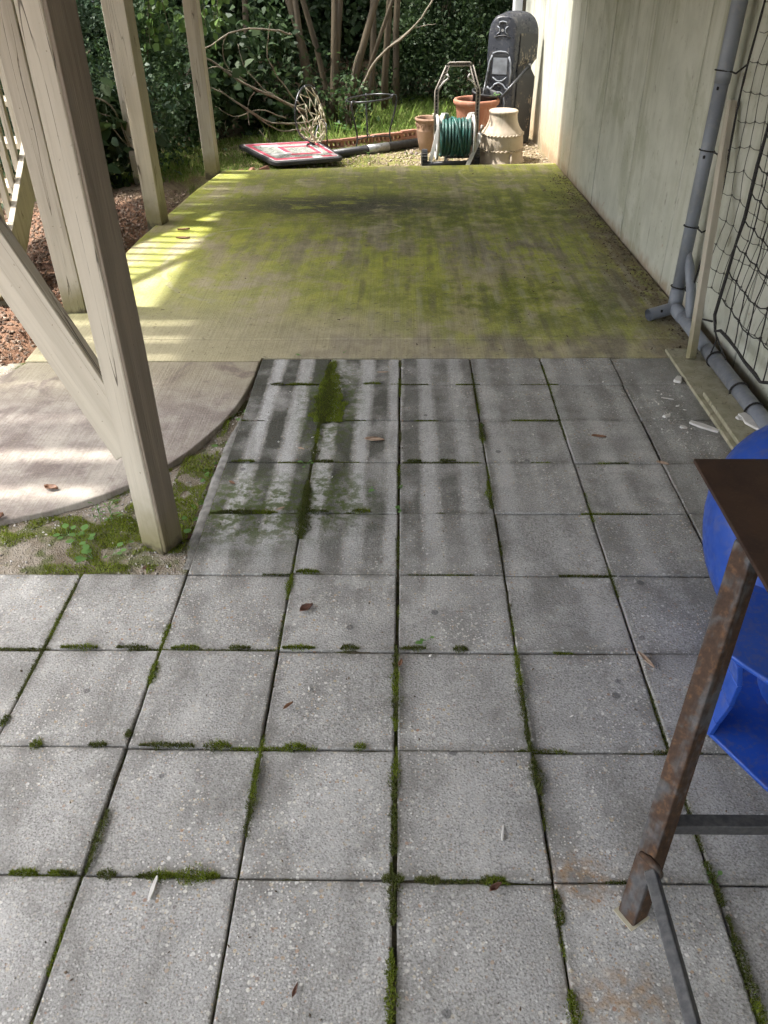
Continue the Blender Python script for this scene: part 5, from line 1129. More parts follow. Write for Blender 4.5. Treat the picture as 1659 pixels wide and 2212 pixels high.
# ------------------------------------------------------------------ rusty table
def build_table():
    t = thing('steel_table', 'rusty brown steel table with slanting legs at the right front', 'table', (1.0, 0.9, 0))
    MB().prism([(0.640, 1.500), (1.62, 1.500), (1.62, 0.10), (0.645, 0.10)], 0.750, 0.760).build('table_top', M['plate'], t, bevel=0.0025, seg=2)
    def leg(a, b, rz):
        a, b = Vector(a), Vector(b); L = (b - a).length; z = (b - a).normalized()
        # square tube cut level with the floor
        fx = Vector((math.cos(rz), math.sin(rz), 0)); fy = Vector((-math.sin(rz), math.cos(rz), 0)); h = 0.0225; vs = []
        for p in (a, b):
            for sx, sy in ((-1, -1), (1, -1), (1, 1), (-1, 1)): vs.append(p + fx * sx * h + fy * sy * h)
        zq = Vector((0, 0, 1)).rotation_difference(z).to_matrix().to_4x4(); wm = Matrix.Translation(a) @ zq; inv = wm.inverted()
        return MB().add([inv @ v for v in vs], [(3, 2, 1, 0), (4, 5, 6, 7), (0, 1, 5, 4), (1, 2, 6, 5), (2, 3, 7, 6), (3, 0, 4, 7)]).build('leg', M['rust'], t, bevel=0.004, wm=wm)
    rz = math.radians(-58)
    MB().box((0.489, 0.884, 0.0022), (0.053, 0.053, 0.0025), Matrix.Rotation(rz, 3, 'Z')).build('lit_cut_end', M['net_cream'], t)  # pale plate standing in for the lit cut end of the leg tube
    leg((0.492, 0.885, 0.0036), (0.668, 1.215, 0.7495), rz)
    leg((0.492, 0.32, 0.001), (0.668, 0.16, 0.7495), -rz)
    leg((1.62, 0.885, 0.001), (1.50, 1.215, 0.7495), rz); leg((1.62, 0.32, 0.001), (1.50, 0.16, 0.7495), rz)
    beam('cross_bar', (0.535, 0.985, 0.175), (1.60, 0.99, 0.180), 0.030, 0.030, M['steel'], t, bevel=0.003, rough=0.0003)
    beam('stretcher', (0.488, 0.862, 0.205), (0.492, 0.33, 0.205), 0.024, 0.024, M['steel'], t, bevel=0.004, rough=0.0003, twist=0.6)
    mb = MB(); pts = [(0.470, 0.888, 0.225), (0.481, 0.870, 0.232), (0.495, 0.862, 0.222), (0.503, 0.858, 0.202), (0.500, 0.856, 0.19)]
    mb.tube(pts, [0.006, 0.009, 0.008, 0.009, 0.006], 8); mb.build('weld', M['rust'], t, smooth=True)
build_table()

# ------------------------------------------------------------------ blue plastic chair
def build_chair():
    t = thing('plastic_chair', 'blue moulded plastic chair half hidden under the rusty table', 'chair', (1.05, 1.7, 0))
    # rounded back shell
    mb = MB(); nu, nv = 30, 22; V = []; F = []
    cx, cy, cz_ = 1.205, 1.80, 0.305
    for i in range(nv):
        ph = PI * i / (nv - 1)
        for k in range(nu):
            a = 2 * PI * k / nu; sx = math.copysign(abs(math.cos(a)) ** 0.8, math.cos(a)); sy = math.copysign(abs(math.sin(a)) ** 0.8, math.sin(a))
            s = math.sin(ph) ** 0.75
            V.append((cx + 0.335 * s * sx, cy + 0.27 * s * sy + 0.10 * math.cos(ph), cz_ + 0.300 * math.cos(ph)))
    for i in range(nv - 1):
        for k in range(nu): F.append((i * nu + k, i * nu + (k + 1) % nu, (i + 1) * nu + (k + 1) % nu, (i + 1) * nu + k))
    mb.add(V, F); mb.build('backrest', M['blue'], t, smooth=True)
    # arm rest ledge, curved strut, base flange, front leg
    MB().prism([(0.770, 1.375), (0.80, 1.33), (0.90, 1.20), (1.25, 1.10), (1.30, 1.62), (0.92, 1.62), (0.83, 1.50)], 0.285, 0.300).build('armrest', M['blue'], t, bevel=0.006, seg=3)
    mb = MB(); pts = [(0.800, 1.372, 0.287), (0.815, 1.372, 0.22), (0.812, 1.372, 0.15), (0.793, 1.368, 0.09), (0.78, 1.362, 0.052)]
    mb.strip(pts, (0.0, 0.09, 0.0), (0.014, 0, 0)); mb.build('arm_strut', M['blue'], t, bevel=0.003, smooth=True)
    MB().prism([(0.772, 1.425), (0.775, 1.33), (0.862, 1.165), (0.90, 1.12), (1.30, 1.05), (1.35, 1.60), (0.95, 1.62), (0.82, 1.52)], 0.040, 0.054).build('base_flange', M['blue'], t, bevel=0.006, seg=3)
    mb = MB(); mb.lathe([(0.005, 0.285), (0.10, 0.28), (0.13, 0.22), (0.14, 0.12), (0.13, 0.03), (0.10, 0.002), (0.005, 0.001)], (1.02, 1.20, 0), 28); mb.build('front_leg', M['blue'], t, smooth=True)
    mb = MB(); mb.lathe([(0.005, 0.286), (0.20, 0.284), (0.21, 0.16), (0.205, 0.05), (0.19, 0.002), (0.005, 0.001)], (1.16, 1.45, 0), 28); mb.build('seat_base', M['blue'], t, smooth=True)
build_chair()

# ================================================================== THE YARD
YG = -0.045
def build_reel():
    loc = Vector((0.455, 8.225, YG))
    t = thing('hose_reel_cart', 'grey plastic hose reel cart with tall handle standing behind the slab', 'hose reel', loc)
    R = Matrix.Translation(loc) @ Matrix.Rotation(math.radians(3), 4, 'Z')
    def B(mb, name, mat, par=None, **k): return mb.build(name, M[mat], par or t, wm=R, **k)
    straps = {-1: ([(-0.222, -0.185, 0.0), (-0.222, -0.18, 0.05), (-0.185, -0.14, 0.18), (-0.145, -0.095, 0.31), (-0.115, -0.05, 0.41), (-0.085, 0.0, 0.465), (-0.05, 0.04, 0.455), (-0.03, 0.075, 0.40), (-0.025, 0.10, 0.30), (-0.03, 0.13, 0.15), (-0.035, 0.16, 0.0)], 0.034),
              1: ([(0.125, -0.21, 0.022), (0.140, -0.20, 0.05), (0.195, -0.165, 0.15), (0.240, -0.125, 0.235), (0.255, -0.08, 0.30)], 0.036)}
    for sx in (-1, 1):
        wx, wy = (-0.265, -0.10) if sx < 0 else (0.235, -0.06)
        w = MB(); n = 44
        for xo in (-0.026, 0.026):
            for k in range(n):
                an = 2 * PI * k / n; rr = 0.088 if k % 2 else 0.081; w.v.append((wx + xo, wy + rr * math.cos(an), 0.088 + rr * math.sin(an)))
        w.f += [(k, (k + 1) % n, n + (k + 1) % n, n + k) for k in range(n)] + [tuple(range(n))[::-1], tuple(range(n, 2 * n))]
        wh = B(w, 'wheel', 'black')
        B(MB().tube([(wx + sx * 0.026, wy, 0.088), (wx + sx * 0.030, wy, 0.088)], 0.045, 20), 'hub_cap', 'black', wh)
        pts, wd = straps[sx]
        s = MB(); s.strip(pts, (wd, 0, 0), (0, 0.009, 0.007)); fr = B(s, 'side_frame', 'reelgrey')
        if sx > 0:
            s = MB(); s.strip([(0.13, -0.05, 0.36), (0.145, -0.03, 0.42), (0.165, 0.0, 0.458), (0.195, 0.03, 0.46), (0.22, 0.06, 0.42), (0.235, 0.09, 0.33), (0.24, 0.12, 0.18), (0.24, 0.15, 0.0)], (0.034, 0, 0), (0, 0.009, 0.007)); B(s, 'side_frame', 'reelgrey')
            s = MB(); s.tube([(0.258, -0.04, 0.0), (0.262, -0.03, 0.2), (0.268, -0.02, 0.30), (0.285, -0.03, 0.36)], 0.014, 10); B(s, 'crank', 'reeltan', smooth=True)
        fx = -0.142 if sx < 0 else 0.196
        f = MB(); f.tube([(fx, 0.188 * math.cos(k * PI / 20), 0.255 + 0.188 * math.sin(k * PI / 20)) for k in range(40)], 0.012, 8, closed=True)
        for k in range(6):
            an = k * PI / 3 + 0.2; f.strip([(fx, 0.05 * math.cos(an), 0.255 + 0.05 * math.sin(an)), (fx, 0.185 * math.cos(an), 0.255 + 0.185 * math.sin(an))], (0.010, 0, 0), (0, 0.028 * -math.sin(an), 0.028 * math.cos(an)))
        B(f, 'drum_flange', 'reelgrey', smooth=True)
        hx = 0.052 + sx * 0.195; tx = 0.065 + sx * 0.108
        hp = [(hx, 0.10, 0.27), (hx, 0.115, 0.635), (tx, 0.13, 0.842)]
        h = MB()
        for off in (-0.015, 0.015): h.tube([Vector(p) + Vector((off, 0, 0)) for p in hp], 0.0075, 8)
        for (p, q), m in zip(zip(hp[:-1], hp[1:]), (12, 8)):
            for k in range(m):
                c = Vector(p).lerp(Vector(q), (k + 0.5) / m); c2 = Vector(p).lerp(Vector(q), (k + 1.0) / m); h.tube([c + Vector((-0.014, 0, 0)), c2 + Vector((0.014, 0, 0))], 0.0035, 5)
        hd = B(h, 'handle_side', 'reeltan', smooth=True)
        g = MB(); g.strip([Vector(p) + Vector((0, 0.010, 0)) for p in hp], (0.028, 0, 0), (0, 0.006, 0)); B(g, 'handle_web', 'black', hd)
        hk = MB(); hk.tube([(hx - sx * 0.02, 0.10, 0.66), (hx - sx * 0.065, 0.085, 0.715), (hx - sx * 0.095, 0.08, 0.735), (hx - sx * 0.105, 0.08, 0.755), (hx - sx * 0.088, 0.08, 0.778)], 0.0085, 8); B(hk, 'hook', 'reelgrey', hd, smooth=True)
    h = MB()
    for off in (-0.013, 0.013): h.tube([(-0.045, 0.13, 0.838 + off), (-0.03, 0.13, 0.852 + off), (0.16, 0.13, 0.852 + off), (0.175, 0.13, 0.838 + off)], 0.0075, 8)
    for k in range(9): h.tube([(-0.025 + k * 0.021, 0.13, 0.84), (-0.012 + k * 0.021, 0.13, 0.864)], 0.0035, 5)
    g = B(h, 'grip', 'reeltan', smooth=True)
    B(MB().box((0.065, 0.142, 0.852), (0.20, 0.006, 0.024)), 'grip_web', 'black', g)
    B(MB().tube([(-0.24, -0.165, 0.055), (0.17, -0.165, 0.055)], 0.023, 14), 'front_axle', 'black', smooth=True)
    B(MB().tube([(-0.04, 0.155, 0.05), (0.24, 0.155, 0.05)], 0.014, 12), 'rear_axle', 'black', smooth=True)
    B(MB().tube([(-0.14, 0, 0.255), (0.195, 0, 0.255)], 0.075, 20), 'drum', 'black', smooth=True)
    B(MB().box((0.03, 0.0, 0.012), (0.36, 0.24, 0.02)), 'base_tray', 'black', bevel=0.004)
    # hose
    pts = []; layers = [(0.092, 12, -0.12, 0.175), (0.117, 12, 0.175, -0.12), (0.140, 11, -0.118, 0.17), (0.158, 9, 0.168, -0.112)]
    for rr, turns, xa, xb in layers:
        m = turns * 20
        for k in range(m):
            u = k / m; an = u * turns * 2 * PI; wob = 0.007 * mnoise.noise(Vector((an * 0.7, rr * 90, 0)))
            pts.append((xa + (xb - xa) * u + wob, (rr + wob) * math.cos(an), 0.255 + (rr + wob) * math.sin(an)))
    # last length crosses the coil in front and hangs to the tray
    for k in range(16):
        u = k / 15; an = math.radians(95 + 150 * u); rr = 0.178; pts.append((0.0 + 0.11 * u, rr * math.cos(an), 0.255 + rr * math.sin(an)))
    h = MB().tube([R @ Vector(p) for p in pts], 0.0128, 8).build('garden_hose', M['hose'], None, smooth=True)
    tag(h, 'dark green garden hose wound on the hose reel', 'hose')
build_reel()

def build_pots():
    # upturned urn
    c = (0.952, 8.385, YG + 0.002)
    t = thing('garden_urn', 'weathered tan urn standing upside down beside the hose reel', 'urn', c)
    def rope(z, r, amp=0.006, n=160):
        vs = MB(); pts = [(c[0] + r * math.cos(2 * PI * k / n), c[1] + r * math.sin(2 * PI * k / n), c[2] + z + 0.006 * math.sin(2 * PI * k / n * 34)) for k in range(n)]
        return vs.tube(pts, [0.0075 + 0.003 * math.sin(2 * PI * k / n * 34 + 1) for k in range(n)], 8, closed=True)
    prof = [(0.212, 0.0), (0.232, 0.002), (0.234, 0.016), (0.218, 0.026), (0.211, 0.06), (0.209, 0.118), (0.206, 0.128), (0.207, 0.14), (0.205, 0.20), (0.200, 0.245), (0.195, 0.268), (0.180, 0.292), (0.160, 0.320), (0.145, 0.352), (0.136, 0.385), (0.132, 0.415), (0.132, 0.434), (0.138, 0.441), (0.139, 0.452), (0.133, 0.461), (0.10, 0.464), (0.02, 0.463), (0.001, 0.463)]
    MB().lathe(prof, c, 64).build('body', M['urn'], t, smooth=True)
    rope(0.124, 0.210).build('rope_band', M['urn'], t, smooth=True); rope(0.258, 0.200).build('rope_band', M['urn'], t, smooth=True)
    an = math.radians(-68); p = Vector((c[0] + 0.215 * math.cos(an), c[1] + 0.215 * math.sin(an), c[2]))
    MB().tube([p + Vector((0, 0, 0.018)), p + Vector((0.004, -0.022, 0.03)), p + Vector((0, -0.025, 0.055)), p + Vector((-0.004, -0.006, 0.085)), p + Vector((-0.006, 0.01, 0.10))], [0.014, 0.017, 0.013, 0.011, 0.012], 10).build('lug', M['urn'], t, smooth=True)
    # big terracotta-coloured pot
    c = (0.735, 8.985, YG)
    t = thing('plant_pot', 'large terracotta-coloured plastic pot behind the hose reel', 'pot', c, 'plant pots in the yard')
    MB().lathe([(0.02, 0.01), (0.145, 0.0), (0.155, 0.01), (0.205, 0.40), (0.208, 0.42), (0.226, 0.428), (0.234, 0.447), (0.234, 0.468), (0.224, 0.480), (0.208, 0.480), (0.197, 0.466), (0.192, 0.42), (0.150, 0.06), (0.02, 0.05)], c, 64).build('body', M['terra'], t, smooth=True)
    mb = MB(); mb.lathe([(0.189, 0.30), (0.10, 0.312), (0.001, 0.315)], c, 40); mb.build('soil', M['dirt'], t, smooth=True)
    # nursery pot inside, tilted
    c2 = Vector((0.80, 9.01, YG + 0.35)); R = Matrix.Translation(c2) @ Matrix.Rotation(0.13, 4, 'Y') @ Matrix.Rotation(0.10, 4, 'X')
    t2 = thing('nursery_pot', 'black nursery pot set tilted inside the terracotta-coloured pot', 'pot', c2, None)
    MB().lathe([(0.02, 0.0), (0.105, 0.0), (0.126, 0.165), (0.140, 0.168), (0.142, 0.190), (0.134, 0.194), (0.127, 0.188), (0.122, 0.16), (0.103, 0.02), (0.02, 0.015)], (0, 0, 0), 56).build('body', M['black'], t2, smooth=True, wm=R)
    mb = MB(); mb.lathe([(0.113, 0.09), (0.05, 0.096), (0.001, 0.097)], (0, 0, 0), 30); mb.build('soil', M['dirt'], t2, smooth=True, wm=R)
    weed(0.885, 8.905, YG + 0.50, 0.06, 9, 'small bright seedling growing from the black nursery pot', None)
    # clay pot with rosettes
    c = (0.262, 8.93, YG)
    t = thing('clay_pot', 'brown clay pot with a band of rosettes left of the hose reel', 'pot', c, 'plant pots in the yard')
    MB().lathe([(0.02, 0.01), (0.085, 0.0), (0.093, 0.008), (0.118, 0.10), (0.134, 0.20), (0.1345, 0.204), (0.131, 0.208), (0.139, 0.285), (0.141, 0.290), (0.150, 0.294), (0.154, 0.306), (0.151, 0.316), (0.140, 0.320), (0.130, 0.312), (0.124, 0.24), (0.09, 0.04), (0.02, 0.03)], c, 56).build('body', M['claypot'], t, smooth=True)
    MB().lathe([(0.126, 0.27), (0.001, 0.278)], c, 30).build('soil', M['dirt'], t, smooth=True)
    for k in range(11):
        an = 2 * PI * k / 11 + 0.15; o = Vector((c[0] + 0.1345 * math.cos(an), c[1] + 0.1345 * math.sin(an), c[2] + 0.247)); tn = Vector((-math.sin(an), math.cos(an), 0)); ou = Vector((math.cos(an), math.sin(an), 0.05))
        mb = MB(); pts = [o + (tn * math.cos(u) + Vector((0, 0, 1)) * math.sin(u)) * (0.026 - 0.0032 * u / 1.1) + ou * 0.003 for u in np.linspace(0, 8.5, 34)]
        mb.tube(pts, 0.0045, 6); mb.build('rosette', M['claypot'], t, smooth=True)
    MB().tube([(0.30, 8.90, YG + 0.31), (0.302, 8.90, YG + 0.345), (0.297, 8.90, YG + 0.36)], [0.008, 0.010, 0.006], 7).build('dry_tip', M['net_cream'], t, smooth=True)
build_pots()

def build_base():
    loc = Vector((1.085, 9.27, YG)); t = thing('basketball_stand_base', 'black plastic basketball stand base propped upright against the wall', 'stand base', loc)
    R = Matrix.Translation(loc) @ Matrix.Rotation(math.radians(-20), 4, 'Z') @ Matrix.Rotation(math.radians(-3), 4, 'X')
    def outline(w, top, waist):
        pts = [(-w + 0.02, 0.0), (-w, 0.06), (-w, 0.64), (-w + waist, 0.68), (-w + waist, 0.74), (-w, 0.79), (-w, 0.98)]
        for k in range(1, 12):
            a = PI - PI * k / 12; pts.append((w * math.copysign(abs(math.cos(a)) ** 0.75, math.cos(a)), 0.98 + (top - 0.98) * math.sin(a) ** 0.85))
        pts += [(w, 0.98), (w, 0.80), (w - waist, 0.755), (w - waist, 0.70), (w, 0.64), (w, 0.06), (w - 0.03, 0.0)]
        return pts
    def loft(sections):                                # sections: (depth y, scale, shrink)
        V = []; n = None
        for (y, w, top, wa, ox) in sections:
            o = outline(w, top, wa); n = len(o); V += [(x + ox, y, z) for x, z in o]
        F = [tuple(range(n))] + [tuple(range((len(sections) - 1) * n, len(sections) * n))[::-1]]
        for s in range(len(sections) - 1):
            for k in range(n): F.append((s * n + k, s * n + (k + 1) % n, (s + 1) * n + (k + 1) % n, (s + 1) * n + k))
        return MB().add(V, F)
    sh = loft([(-0.125, 0.125, 1.13, 0.004, -0.085), (-0.115, 0.145, 1.165, 0.006, -0.080), (-0.085, 0.160, 1.185, 0.01, -0.075), (0.0, 0.205, 1.205, 0.035, -0.03), (0.05, 0.240, 1.215, 0.045, 0.0), (0.065, 0.243, 1.215, 0.045, 0.0), (0.10, 0.235, 1.205, 0.045, 0.0), (0.11, 0.22, 1.19, 0.04, 0.0)]).build('shell', M['base_black'], t, wm=R, bevel=0.008, seg=2)
    V = []; F = []; zs = np.linspace(0.03, 1.02, 34)
    for z in zs:
        wa = 0.045 * math.exp(-((z - 0.725) / 0.045) ** 2)
        V += [(0.094 - wa * 0.2, -0.082, z), (0.135 - wa * 0.5, -0.040, z), (0.178 - wa * 0.75, 0.0, z), (0.236 - wa, 0.046, z)]
    for i in range(len(zs) - 1):
        for k in range(3): F.append((4 * i + k, 4 * i + k + 1, 4 * i + k + 5, 4 * i + k + 4))
    MB().add([(x + 0.0045, y - 0.0035, z) for x, y, z in V], F).build('flaking_flank', M['flaky'], sh, wm=R, smooth=True)
    yf = -0.127; fx = -0.085
    def arch(pts, r, name, mat='scuff'): MB().tube([(fx + x, yf, z) for x, z in pts], r, 8).build(name, M[mat], sh, smooth=True, wm=R)
    arch([(-0.125, 0.56), (-0.122, 0.68), (-0.11, 0.77), (-0.085, 0.83)], 0.010, 'moulded_rib')
    arch([(0.112, 0.56), (0.118, 0.68), (0.108, 0.77), (0.085, 0.82)], 0.010, 'moulded_rib')
    arch([(-0.118, 0.55), (-0.10, 0.525), (-0.075, 0.53), (-0.04, 0.57), (0.0, 0.585), (0.04, 0.57), (0.075, 0.53), (0.10, 0.525), (0.115, 0.55)], 0.010, 'moulded_rib')
    arch([(-0.07, 0.635), (-0.03, 0.605), (0.0, 0.598), (0.04, 0.606), (0.075, 0.635)], 0.007, 'moulded_rib')
    arch([(-0.085, 0.842), (-0.04, 0.86), (0.0, 0.863), (0.05, 0.858), (0.08, 0.842)], 0.008, 'moulded_rib')
    arch([(-0.07, 0.985), (-0.03, 0.998), (0.0, 1.002), (0.05, 0.997), (0.085, 0.982)], 0.006, 'moulded_rib', 'black')
    arch([(-0.075, 0.42), (-0.06, 0.47), (-0.02, 0.50), (0.02, 0.50), (0.06, 0.47), (0.078, 0.40), (0.07, 0.33)], 0.007, 'moulded_rib')
    for z, w, h, d, m in ((0.735, 0.150, 0.150, 0.005, 'scuff'), (0.828, 0.155, 0.030, 0.009, 'black'), (0.44, 0.09, 0.09, 0.006, 'black')):
        MB().box((fx, yf + 0.001, z), (w, d, h)).build('recess_plate', M[m], sh, bevel=0.004, wm=R)
    mb = MB(); mb.tube([(fx, yf - 0.006, 1.045), (fx, yf + 0.004, 1.045)], 0.013, 14); mb.build('bolt', M['silver'], sh, wm=R)
    for sg in (-1, 1): arch([(sg * 0.055, 1.08), (sg * 0.034, 1.066), (sg * 0.028, 1.045), (sg * 0.034, 1.025), (sg * 0.055, 1.01)], 0.006, 'moulded_rib')
    arch([(-0.04, 1.09), (-0.034, 1.115), (0.0, 1.122), (0.034, 1.115), (0.04, 1.09)], 0.006, 'moulded_rib')
    MB().box((fx - 0.01, yf, 1.10), (0.008, 0.012, 0.036)).build('slot', M['cord_black'], sh, wm=R)
    MB().tube([(fx, yf - 0.008, 0.555), (fx, yf + 0.004, 0.555)], 0.012, 12).build('plug_hole', M['cord_black'], sh, wm=R)
    top = R @ Vector((0.200, -0.03, 0.745))
    MB().tube([top, Vector((0.965, 8.96, YG + 0.47))], 0.014, 10).build('strut', M['rod'], t, smooth=True)
    MB().box(top, (0.03, 0.03, 0.03)).build('strut_bracket', M['silver'], t, bevel=0.006)
    top2 = R @ Vector((-0.225, -0.03, 0.745))
    MB().tube([top2, Vector((0.79, 8.93, YG + 0.49))], 0.0105, 10).build('strut', M['rod'], t, smooth=True)
build_base()

def build_hoop():
    t = thing('basketball_hoop', 'basketball backboard with rim, net and black pole lying on the yard', 'basketball hoop', (-1.1, 8.5, YG))
    A, Bp, Cc, D = Vector((-1.735, 8.86, 0.030)), Vector((-1.235, 8.035, 0.018)), Vector((-0.575, 8.20, 0.030)), Vector((-0.90, 8.98, 0.040))
    up = (Bp - A).cross(D - A).normalized(); up = up if up.z > 0 else -up
    def uv(u, v, h): return (A * (1 - u) * (1 - v) + Bp * u * (1 - v) + Cc * u * v + D * (1 - u) * v) + up * h   # u across (A to B), v along
    def poly(rect, h, n=6, rad=0.06):
        (u0, v0, u1, v1) = rect; pts = []
        for (cu, cv, a0) in ((u1 - rad, v0 + rad, -PI / 2), (u1 - rad, v1 - rad, 0), (u0 + rad, v1 - rad, PI / 2), (u0 + rad, v0 + rad, PI)):
            for k in range(n + 1):
                a = a0 + PI / 2 * k / n; pts.append((cu + rad * math.cos(a), cv + rad * math.sin(a)))
        return [uv(u, v, h) for u, v in pts]
    def slab(rect, h0, h1, rad=0.06):
        b, tp = poly(rect, h0, rad=rad), poly(rect, h1, rad=rad); n = len(b)
        return MB().add(b + tp, [tuple(range(n))[::-1], tuple(range(n, 2 * n))] + [(i, (i + 1) % n, n + (i + 1) % n, n + i) for i in range(n)])
    def frame(r0, r1, h, th, rad=0.04):
        o, i = poly(r0, h, rad=rad), poly(r1, h, rad=rad * 0.7); n = len(o); o2 = [p + up * th for p in o]; i2 = [p + up * th for p in i]
        F = []
        for k in range(n):
            m = (k + 1) % n; F += [(2 * n + k, 2 * n + m, 3 * n + m, 3 * n + k), (k, m, 2 * n + m, 2 * n + k), (n + m, n + k, 3 * n + k, 3 * n + m)]
        return MB().add(o + i + o2 + i2, F)
    bb = slab((0, 0, 1, 1), -0.020, 0.018, 0.09).build('backboard', M['black'], t, bevel=0.010, seg=3)
    slab((0.045, 0.045, 0.955, 0.955), 0.0182, 0.0200, 0.06).build('panel', M['board_grey'], bb)
    frame((0.05, 0.05, 0.95, 0.95), (0.065, 0.06, 0.935, 0.94), 0.0202, 0.0010).build('border_line', M['board_white'], bb)
    frame((0.068, 0.063, 0.932, 0.937), (0.15, 0.115, 0.85, 0.885), 0.0202, 0.0012).build('border_stripe', M['board_red'], bb)
    frame((0.27, 0.38, 0.74, 0.80), (0.335, 0.435, 0.675, 0.80 - 0.045), 0.0202, 0.0014).build('target_square', M['board_red'], bb)
    frame((0.255, 0.365, 0.755, 0.815), (0.267, 0.377, 0.743, 0.803), 0.0202, 0.0011).build('target_line', M['board_white'], bb)
    for rect in ((0.16, 0.22, 0.24, 0.44), (0.60, 0.155, 0.68, 0.42), (0.85, 0.60, 0.955, 0.72), (0.80, 0.88, 0.90, 0.93)):
        slab(rect, 0.0204, 0.0226, 0.012).build('tape_patch', M['board_white'], bb)
    # rim stands upright on the lying board
    hc = Vector((-0.975, 8.86, 0.335)); hd = Vector((0.42, 0.907, 0)); rr = 0.245
    def rp(a, r=rr): return hc + hd * math.cos(a) * r + Vector((0, 0, 1)) * math.sin(a) * r
    MB().tube([rp(2 * PI * k / 48) for k in range(48)], 0.0105, 8, closed=True).build('rim', M['rod'], t, smooth=True)
    br = Vector((-0.93, 8.80, 0.05))
    mb = MB(); mb.tube([rp(-PI / 2), br + Vector((0, 0, 0.02))], 0.014, 8); mb.tube([rp(-PI / 2 + 0.5), br + Vector((0.03, 0.05, 0.0))], 0.007, 8); mb.tube([rp(-PI / 2 - 0.5), br + Vector((0.03, -0.05, 0.0))], 0.007, 8)
    mb.box(br + Vector((0, 0.0, 0.0)), (0.13, 0.16, 0.014)); mb.tube([(-0.78, 8.72, 0.03), (-0.78, 8.72, 0.26)], 0.006, 8); mb.tube([(-0.78, 8.72, 0.25), rp(-0.3)], 0.005, 6)
    mb.build('rim_bracket', M['rod'], t, smooth=True)
    # net drooping inside the upright ring
    net = MB(); nrm = Vector((0.907, -0.42, 0)); random.seed(5); N = 12; G = {}
    for k in range(N):
        a = 2 * PI * k / N + 0.15; s = rp(a)
        for i in range(6):
            u = i / 5; w = 0.55 + 0.45 * (1 - u)
            low = hc + hd * (math.cos(a) * 0.10) + Vector((0, 0, -0.16 + 0.06 * math.sin(a))) + nrm * 0.10
            p = s.lerp(low, u) + nrm * (0.06 * math.sin(u * PI)) - Vector((0, 0, 0.05 * math.sin(u * PI))) + Vector((random.uniform(-1, 1), random.uniform(-1, 1), random.uniform(-1, 1))) * 0.016 * u
            p.z = max(p.z, 0.07); G[k, i] = p
    for i in range(5):
        for k in range(N):
            a = G[k, i]; b = G[(k + (1 if i % 2 else 0)) % N, i + 1]; c = G[(k + (0 if i % 2 else -1)) % N, i + 1]
            net.tube([a, b], 0.0058, 5); net.tube([a, c], 0.0058, 5)
    net.build('net', M['net_cream'], t, smooth=True)
    for k in range(8): MB().tube([rp(2 * PI * k / 8 + 0.2) + nrm * 0.004, rp(2 * PI * k / 8 + 0.2) + nrm * 0.02], 0.007, 8).build('net_hook', M['silver'], t, smooth=True)
    # pole
    p0, p1 = Vector((-0.80, 8.475, 0.006)), Vector((0.16, 9.10, 0.006)); d = p1 - p0
    MB().tube([p0, p1], 0.044, 20).build('pole', M['black'], t, smooth=True)
    MB().tube([p0 + d * 0.44, p0 + d * 0.66], 0.0455, 20).build('pole_sleeve', M['silver'], t, smooth=True)
build_hoop()

